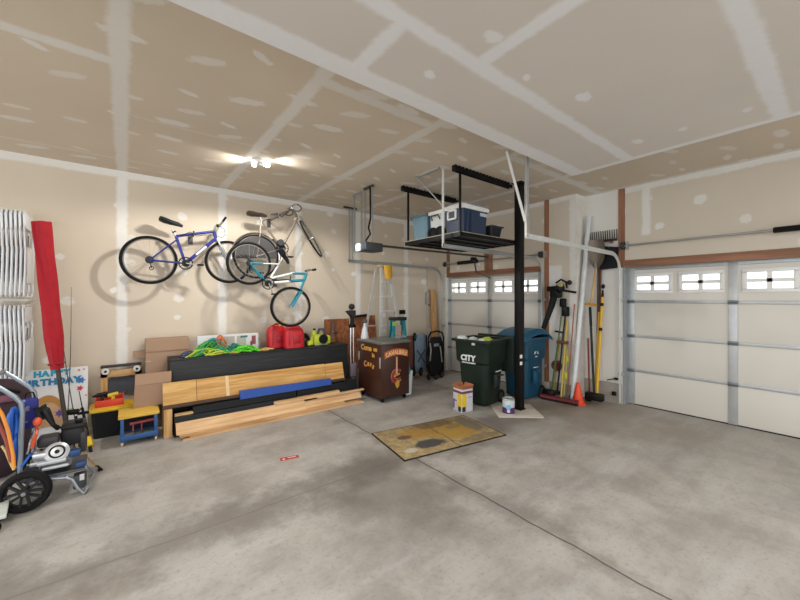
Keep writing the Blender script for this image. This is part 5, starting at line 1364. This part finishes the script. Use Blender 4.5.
# ================================================================== CARTON, PAINT CAN, MAT, CARD, CONE
t = thing('cardboard_box', 'white and yellow printed carton with open brown flaps by the green bin', 'box', (3.93, 3.53, 0), math.radians(-8))
part(MB().box((0, 0, .165), (.205, .20, .33), bev=.003), 'body', M('#c6c4c9', .6, 0, .04), t, None, True)
for a, lb in ((0, 1), (1, 1), (2, 1), (3, 1)):
    Rz = Matrix.Rotation(a * PI / 2, 4, 'Z')
    part(MB().loft([[V((-.10, -.10, .33)), V((.10, -.10, .33)), V((.10, -.096, .33)), V((-.10, -.096, .33))], [V((-.09, -.125 + .0, .385)), V((.09, -.125, .385)), V((.09, -.121, .385)), V((-.09, -.121, .385))]]).xf(Rz), 'flap', M('#b5704a' if a % 2 else '#9c6448', .8), t, None, True)
part(MB().box((0, 0, .328), (.19, .185, .006)), 'inner_flap', M('#c0774f', .8), t, None, True)
part(MB().box((0, 0, .285), (.208, .203, .035)), 'purple_band', M('#6d3a5c', .6), t, None, True)
part(MB().box((-.1035, -.05, .17), (.003, .08, .19)).box((-.06, -.101, .17), (.075, .003, .19)), 'yellow_print', YELLOW, t, None, True)
part(MB().box((-.1035, -.05, .045), (.004, .06, .07)).box((-.065, -.1015, .045), (.06, .003, .07)), 'dark_print', M('#2b2733', .6), t, None, True)
part(MB().box((-.1035, .05, .15), (.003, .07, .02)).box((-.1035, .08, .10), (.003, .03, .14)), 'violet_print', M('#6b5a9c', .6), t, None, True)
part(MB().box((.05, -.1012, .21), (.07, .002, .012)), 'small_print', M('#8a8c9c', .6), t, None, True)
pc = fl(508.5, 413.2, .016)
t = thing('paint_can', 'paint can with purple and white label on the floor pad', 'paint can', (pc.x, pc.y, .0165))
part(MB().cyl((pc.x, pc.y, .0165), (pc.x, pc.y, .225), .083, n=28), 'can', M('#b9bec0', .35, .4), t)
part(MB().cyl((pc.x, pc.y, .03), (pc.x, pc.y, .115), .0845, n=28), 'label_lower', M('#4d2a5c', .5), t, 'purple label')
part(MB().cyl((pc.x, pc.y, .115), (pc.x, pc.y, .21), .0842, n=28), 'label_upper', M('#c9d3d8', .5), t, 'pale label')
dv = (V((0, 0, 0)) - V((pc.x, pc.y, 0))).normalized()
part(MB().cyl(V((pc.x, pc.y, .125)) + dv * .0800, V((pc.x, pc.y, .125)) + dv * .0865, .036, n=18), 'label_mark', M('#7fb4cf', .5), t)
part(MB().cyl(V((pc.x, pc.y, .07)) + dv * .0800, V((pc.x, pc.y, .07)) + dv * .0862, .022, n=18), 'label_mark', M('#d9c9e0', .5), t)
part(MB().torus((pc.x, pc.y, .225), (0, 0, 1), .078, .007, 28, 6).cyl((pc.x, pc.y, .21), (pc.x, pc.y, .222), .074, n=26), 'lid', M('#c3c6c6', .35, .6), t)
part(MB().tube([V((pc.x, pc.y, .19)) + V((.085 * math.cos(a), .085 * math.sin(a), -.07 * math.sin((a - 2.4) / 1.9 * 1.0 * PI / 1.65))) for a in [2.4 + i * .22 for i in range(15)]], .003, 5), 'bail', STEEL, t)

# mat
mc_ = [fl(371, 434.5), fl(405, 461.5), fl(506.5, 435.5), fl(462.5, 415.3)]
t = thing('floor_mat', 'worn tan and black doormat lying on the concrete', 'mat', ((mc_[0] + mc_[1] + mc_[2] + mc_[3]) / 4).xyz)
cen = org(t); ux = (mc_[2] - mc_[1]).normalized(); uy = V((-ux.y, ux.x, 0))
ang = math.atan2(ux.y, ux.x)
t.location = (cen.x, cen.y, 0); t.rotation_euler = (0, 0, ang)
Lx, Ly = ((mc_[2] - mc_[1]).length + (mc_[3] - mc_[0]).length) / 2, ((mc_[3] - mc_[2]).length + (mc_[0] - mc_[1]).length) / 2
n = NT('mat_pile'); o = n.xyz(); x, y = o[0], o[1]
nz = n.noise(4.5, 5, .65); n2 = n.noise(12, 4, .6)
wb = n.m('MULTIPLY', n.m('SUBTRACT', nz, .5), .35)
c = n.mix(n.rng(n2, .35, .65), lin('#8c7a58'), lin('#a89468'))
def blob(cx, cy, rx, ry): 
    return n.m('ADD', n.m('SQRT', n.m('ADD', n.m('POWER', n.m('ABSOLUTE', n.m('DIVIDE', n.m('SUBTRACT', x, cx), rx)), 2.0), n.m('POWER', n.m('ABSOLUTE', n.m('DIVIDE', n.m('SUBTRACT', y, cy), ry)), 2.0))), n.m('MULTIPLY', wb, 4.0))
for cx, cy, rx, ry, col, am in ((.25, .0, .36, .25, '#a8832f', .85), (-.22, .14, .26, .15, '#a3792f', .8), (.12, .30, .3, .12, '#5f4a2c', .7), (-.25, -.18, .20, .10, '#33343c', .9), (-.42, .10, .10, .06, '#4b3a3c', .8), (.55, .1, .12, .28, '#6a655c', .8), (.3, .12, .12, .07, '#7d7048', .7), (-.52, -.24, .08, .05, '#b9b2a6', .7), (.4, -.3, .3, .08, '#6e604a', .6)):
    c = n.mix(n.m('MULTIPLY', n.rng(blob(cx, cy, rx, ry), 1.15, .75), am), c, lin(col))
c = n.mix(n.m('MULTIPLY', n.rng(n.noise(30, 4, .7), .55, .7), .4), c, lin('#3f3a34'))
c = n.mix(n.rng(n.m('ABSOLUTE', n.m('SUBTRACT', x, n.m('ADD', .02, n.m('MULTIPLY', wb, .3)))), .02, .005, 0, .6), c, lin('#5a4626'))
n.bump(n.noise(160, 2), .3, .004)
matm = n.out(c, .9)
part(MB().box((0, 0, .006), (Lx - .03, Ly - .03, .011), bev=.002), 'pile', matm, t, None, True)
e = MB()
for a, b in (((-Lx / 2, -Ly / 2), (Lx / 2, -Ly / 2 + .025)), ((-Lx / 2, Ly / 2 - .025), (Lx / 2, Ly / 2)), ((-Lx / 2, -Ly / 2), (-Lx / 2 + .025, Ly / 2)), ((Lx / 2 - .025, -Ly / 2), (Lx / 2, Ly / 2))):
    e.span((a[0], a[1], 0), (b[0], b[1], .009))
part(e, 'border', M('#2f2a25', .8), t, None, True)
# red card
q = fl(289.5, 458)
rz = math.atan2(*((fl(299, 456) - fl(281, 459.5)).xy.yx))
t = thing('red_card', 'small red printed card lying alone on the concrete', 'card', (q.x, q.y, 0), rz)
part(MB().box((0, 0, .0015), (.185, .062, .003)), 'card', M('#c23a30', .5), t, None, True)
part(MB().box((.025, .006, .0033), (.085, .016, .0008)), 'white_bar', M('#e3cfc9', .5), t, None, True)
part(MB().cyl((-.058, -.010, .003), (-.058, -.010, .0038), .014, n=14), 'white_dot', M('#eee0dc', .5), t, None, True)

# ================================================================== GARDEN TOOLS ON THE PILLAR
def at(px, py, x): return wx(px, py, x)
# red push broom head lying in front
e0, e1 = fl(541, 398.5), fl(577.5, 406)
t = thing('push_broom', 'long red push broom head lying before the tools', 'broom', ((e0 + e1) / 2).xyz)
part(MB().bar(e0 + V((0, 0, .058)), e1 + V((0, 0, .058)), .075, .035, bev=.008), 'head', M('#7c2f33', .5), t)
part(MB().bar(e0 + V((0, 0, .02)), e1 + V((0, 0, .02)), .055, .040), 'bristles', M('#2a2222', .9), t)
b0_, b1_ = at(561, 396, 5.50), at(569.5, 338, 5.72)
part(MB().cyl(at(561, 397, 5.50), at(567, 320, 5.745), .012), 'handle', M('#c9b03a', .5), t, 'yellow handle')
# white downspout pipe
t = thing('white_pipe', 'tall white plastic pipe leaning in the pillar corner', 'pipe', (5.64, 2.74, 0))
part(MB().cyl((5.62, 2.735, .012), (6.03, 2.66, 3.0), .036, n=18), 'pipe', M('#d3d6d8', .4), t)
part(MB().cyl((5.62, 2.735, .012), (5.633, 2.733, .11), .041, n=18), 'end_collar', M('#c9ccce', .4), t)
# leaf blower
t = thing('leaf_blower', 'black leaf blower with long nozzle hanging on the wall stud', 'leaf blower', at(556, 330, 5.62))
LBK = M('#101113', .45)
part(MB().box(at(556, 292, 5.62), (.16, .17, .20), bev=.04).ball(at(560, 288, 5.58), .085, (1, .8, 1)), 'engine', LBK, t)
part(MB().tube([at(554, 296, 5.60), at(551.5, 306, 5.60), at(546.5, 320, 5.58), at(543.5, 328.5, 5.57)], .04, 12, rad=[.058, .05, .042, .04]), 'nozzle', LBK, t)
part(MB().tube([at(556, 283, 5.62), at(561, 279.5, 5.62), at(566, 282, 5.62), at(567, 288, 5.62)], .016, 8), 'handle', BLACK, t)
part(MB().ball(at(569.5, 282.5, 5.60), .04), 'air_tank', M('#2b2526', .5), t)
part(MB().cyl(at(560, 290, 5.60), at(576, 292.5, 5.58), .018), 'throttle_handle', M('#2b2526', .5), t)
part(MB().box(at(560, 285, 5.52), (.03, .09, .06), bev=.012), 'pale_cover', M('#b7ad6a', .5), t, 'pale yellow cover')
part(MB().box(at(550.5, 289, 5.66), (.10, .09, .09), bev=.015), 'filter', BLACK, t)
part(MB().bar(at(556, 288, 5.70), at(556, 288, W1 - .002), .03, .03), 'wall_peg', DKGRAY, t)
# upright shafts
def tool(nm, lb, cat, top, foot, r, mat, extra=None, grp='long tools by the pillar'):
    t = thing(nm, lb, cat, V(foot), 0, grp)
    part(MB().cyl(foot, top, r, n=10), 'shaft', mat, t)
    if extra: extra(t, V(top), V(foot))
    return t
GRN = M('#55703a', .5)
def trimmer_head(t, a, b):
    part(MB().cyl(b + V((0, 0, .0)), b + V((0, 0, .06)), .06, .05), 'spool_head', BLACK, t)
    m = MB().loft([[b + V((-.02 + .14 * math.cos(q_), .14 * math.sin(q_), .06)) for q_ in [PI * .5 + PI * i / 10 for i in range(11)]], [b + V((-.02 + .12 * math.cos(q_), .12 * math.sin(q_), .10)) for q_ in [PI * .5 + PI * i / 10 for i in range(11)]]])
    part(m, 'guard', BLACK, t)
    c = a + (b - a) * .33
    part(MB().torus(c + V((-.02, 0, .0)), (a - b), .055, .012, 20, 6), 'loop_handle', BLACK, t)
    part(MB().box(a + (b - a) * .03, (.09, .10, .15), bev=.03), 'motor', BLACK, t)
tool('string_trimmer', 'green shafted string trimmer standing below the leaf blower', 'trimmer', at(563.5, 300, 5.70), at(551, 395, 5.62), .013, GRN, trimmer_head)
def trim2(t, a, b):
    part(MB().cyl(b, b + V((0, 0, .05)), .05), 'spool_head', BLACK, t)
    part(MB().box(a + (b - a) * .40, (.10, .17, .05), bev=.015), 'handle', M('#6b3a2c', .5), t)
    part(MB().box(a + (b - a) * .04, (.10, .10, .16), bev=.02), 'motor', LBK, t)
tool('string_trimmer', 'black shafted string trimmer with brown grip left of the white pipe', 'trimmer', at(566, 308, 5.72), at(557, 394, 5.58), .013, BLACK, trim2)
def rope_reel(t, a, b):
    c = a + (b - a) * .52
    part(MB().torus(c, (1, .2, 0), .06, .03, 24, 8).cyl(c - V((.03, 0, 0)), c + V((.03, 0, 0)), .035), 'cord_reel', M('#6b2f2c', .5), t, 'dark red cord reel')
tool('garden_stake', 'thin yellow stake carrying a dark red reel by the stud', 'stake', at(560, 337, 5.745), at(553.5, 392, 5.66), .010, M('#b5a53c', .5), rope_reel)
def yclamp(t, a, b):
    for f_ in (.28, .62): part(MB().box(a + (b - a) * f_, (.035, .06, .10), bev=.01), 'clamp', M('#c9bd3a', .5), t)
tool('clamp_bar', 'yellow bar clamp standing left of the white pipe', 'clamp', at(567.5, 345, 5.72), at(564, 395, 5.56), .009, M('#b8ad4a', .5), yclamp)
tool('wood_dowel', 'thin dull pink stick beside the white pipe', 'stick', at(574.5, 304, 5.755), at(567.5, 392, 5.66), .010, M('#9a5a4c', .6))
# heads-up garden rake on the deep wall
X2 = W2 - .06
t = thing('garden_rake', 'dark iron garden rake hung with its tines up beside the stud', 'rake', at(602, 300, X2))
ra, rb = at(586.5, 243, X2), at(617, 243, X2); rb.z = ra.z
m = MB().bar(ra, rb, .03, .035)
for i in range(15):
    p = ra + (rb - ra) * (i / 14); m.cyl(p, p + V((-.02, 0, .16)), .009, .006, n=6)
part(m, 'head', M('#3d2d29', .6, .3), t)
part(MB().cyl((ra + rb) / 2, V(((ra + rb) / 2).xy.to_tuple() + (1.25,)) + V((-.02, .02, 0)), .015), 'handle', M('#5a3a2a', .6), t)
part(MB().bar((ra.x, rb.y + .09, ra.z - .03), (W2 - .002, rb.y + .09, ra.z - .03), .03, .03).bar((ra.x, ra.y - .02, ra.z - .03), (W2 - .002, ra.y - .02, ra.z - .03), .03, .03), 'wall_peg', FIR, t)
# steel shovel, blade up
t = thing('shovel', 'gray steel shovel standing blade up with a wooden handle', 'shovel', at(590, 395, 5.66))
rows = [((590, 240), (604, 240)), ((588, 250), (605, 250)), ((588.5, 258), (604.5, 258)), ((591, 264), (602, 264)), ((594.5, 268.5), (598, 268.5))]
m = MB(); R_ = []
for (a, b) in rows:
    pa, pb_ = at(*a, X2 - .10), at(*b, X2 - .10); r_ = []
    for i in range(9):
        f_ = i / 8; r_.append(m.bm.verts.new(pa + (pb_ - pa) * f_ + V((.05 * (1 - (2 * f_ - 1) ** 2), 0, 0))))
    R_.append(r_)
for a, b in zip(R_, R_[1:]):
    for i in range(8): m.bm.faces.new((a[i], a[i + 1], b[i + 1], b[i]))
g = bmesh.ops.extrude_face_region(m.bm, geom=list(m.bm.faces))
for v in [q_ for q_ in g['geom'] if isinstance(q_, bmesh.types.BMVert)]: v.co.x -= .006
part(m, 'blade', M('#7f7467', .5, .5), t)
part(MB().cyl(at(596, 270, X2 - .09), at(595, 262, X2 - .06), .02, .016), 'socket', M('#b9b2a4', .4, .6), t)
part(MB().cyl(at(596, 269, X2 - .09), at(591, 303, 5.93), .017), 'handle', wood('#b08a4a', '#d9b878', 2), t)
part(MB().cyl(at(585, 304, 5.92), at(597, 305.5, 5.92), .016).cyl(at(591, 303, 5.93), at(586, 304, 5.92), .012).cyl(at(591, 303, 5.93), at(596.5, 305.2, 5.92), .012), 'd_grip', M('#c99428', .5), t, 'orange yellow grip')
part(MB().bar(at(595, 262, X2 - .05), V((W2 - .002, at(595, 262, X2 - .05).y, at(595, 262, X2 - .05).z)), .03, .03), 'wall_peg', DKGRAY, t)
# big black snow shovel between the rake and the track
t = thing('snow_shovel', 'large black snow shovel hanging behind the curved white track', 'shovel', at(609, 330, X2))
pa, pb_ = at(600.5, 246, X2), at(618, 247, X2 ); pc_, pd_ = at(617.5, 268, X2), at(601, 270, X2)
part(MB().loft([[pa, pb_, pb_ + V((.03, 0, 0)), pa + V((.03, 0, 0))], [pd_ + V((-.04, 0, 0)), pc_ + V((-.04, 0, 0)), pc_ + V((-.01, 0, 0)), pd_ + V((-.01, 0, 0))]]), 'scoop', M('#1d1f22', .5), t)
part(MB().cyl(at(598.5, 262, X2), at(597.5, 345, X2 - .06), .016), 'handle', M('#4b2a2a', .5), t)
part(MB().bar(at(609, 248, X2), at(609, 248, W2 - .002), .03, .03), 'wall_peg', DKGRAY, t)
# yellow telescopic pole
def poletip(t, a, b):
    d = (a - b).normalized()
    part(MB().cyl(a, a + d * .11, .021, .012).ball(a + d * .17, .026, (1, 1, 1.5)), 'tip', BLACK, t)
    for f_ in (.30, .06): part(MB().cyl(a + (b - a) * f_, a + (b - a) * (f_ + .03), .024), 'collar', BLACK, t)
tool('extension_pole', 'yellow telescopic pole with black tip leaning near the door track', 'pole', at(602.5, 297, 5.99), at(596.5, 401, 5.80), .020, M('#e0b32c', .45), poletip)
tool('yellow_pole', 'shorter yellow pole directly left of the telescopic pole', 'pole', at(599, 312, 6.0), at(594.5, 398, 5.88), .015, M('#cf9f2c', .5))
def brush(t, a, b):
    part(MB().box(b + V((0, 0, .07)), (.12, .26, .11), bev=.02), 'bristle_head', BLACK, t)
    part(MB().cyl(a, a + (b - a) * .2, .02), 'grip', BLACK, t)
tool('scrub_broom', 'black broom with dark green shaft beside the orange cone', 'broom', at(590, 307, 5.90), at(594.5, 401, 5.76), .018, M('#222e29', .5), brush)
tool('red_pole', 'slim dark red pole standing behind the orange cone', 'pole', at(588, 338, 6.0), at(589.5, 396, 5.92), .013, M('#8c2a38', .5))
tool('red_pole', 'short red pole directly left of the yellow poles', 'pole', at(598.5, 322, 6.05), at(598, 385, 6.02), .014, M('#a8343c', .5))
solo(MB().box(fl(588.5, 397.5, .055), (.10, .10, .11), rz=.3, bev=.03), 'black_brush', M('#101012', .6), 'black brush block on the floor behind the orange cone', 'brush')
# orange cone
q = fl(578, 403.5)
t = thing('traffic_cone', 'small orange cone standing beside the red broom head', 'cone', (q.x, q.y, 0))
OC = M('#f0502c', .5)
part(MB().box((q.x, q.y, .010), (.21, .21, .020), rz=.5, bev=.006), 'base', OC, t)
part(MB().lathe([(.080, .018), (.084, .03), (.024, .325), (.018, .33), (0, .33)], (q.x, q.y, 0), n=24), 'cone', OC, t)
# boots / dark heap under the trimmers
for px, py, sx_, lb in ((547, 390, .11, 'dark brush block at the foot of the wall stud'), (572, 393, .07, 'dark block between the white pipe and the cone')):
    solo(MB().box(fl(px, py + 4, .045), (.09, sx_, .09), rz=.2, bev=.02), 'black_block', M('#121213', .6), lb, 'block')
# door lock handle on the pillar
t = thing('door_sensor', 'small black safety sensor low on the pillar by the double door', 'sensor', (W2 - .08, 2.26, .11))
p_ = at(614, 393.5, W2 - .055)
part(MB().box(p_, (.05, .06, .06), bev=.01), 'lens', BLACK, t)
part(MB().bar(p_ + V((.02, 0, 0)), V((W2 - .031, p_.y - .05, p_.z)), .012, .03), 'bracket', GALV, t)
t = thing('hook_lever', 'black lever on the pillar just above the safety sensor', 'lever', at(614, 379.5, W2 - .05))
part(MB().bar(at(607, 380, W2 - .05), at(616, 378.5, W2 - .05), .014, .014).box(at(616, 378.8, W2 - .045), (.03, .06, .035), bev=.008), 'lever', BLACK, t)
part(MB().bar(at(616, 378.8, W2 - .04), at(616, 378.8, W2 - .002), .02, .02), 'mount', BLACK, t)
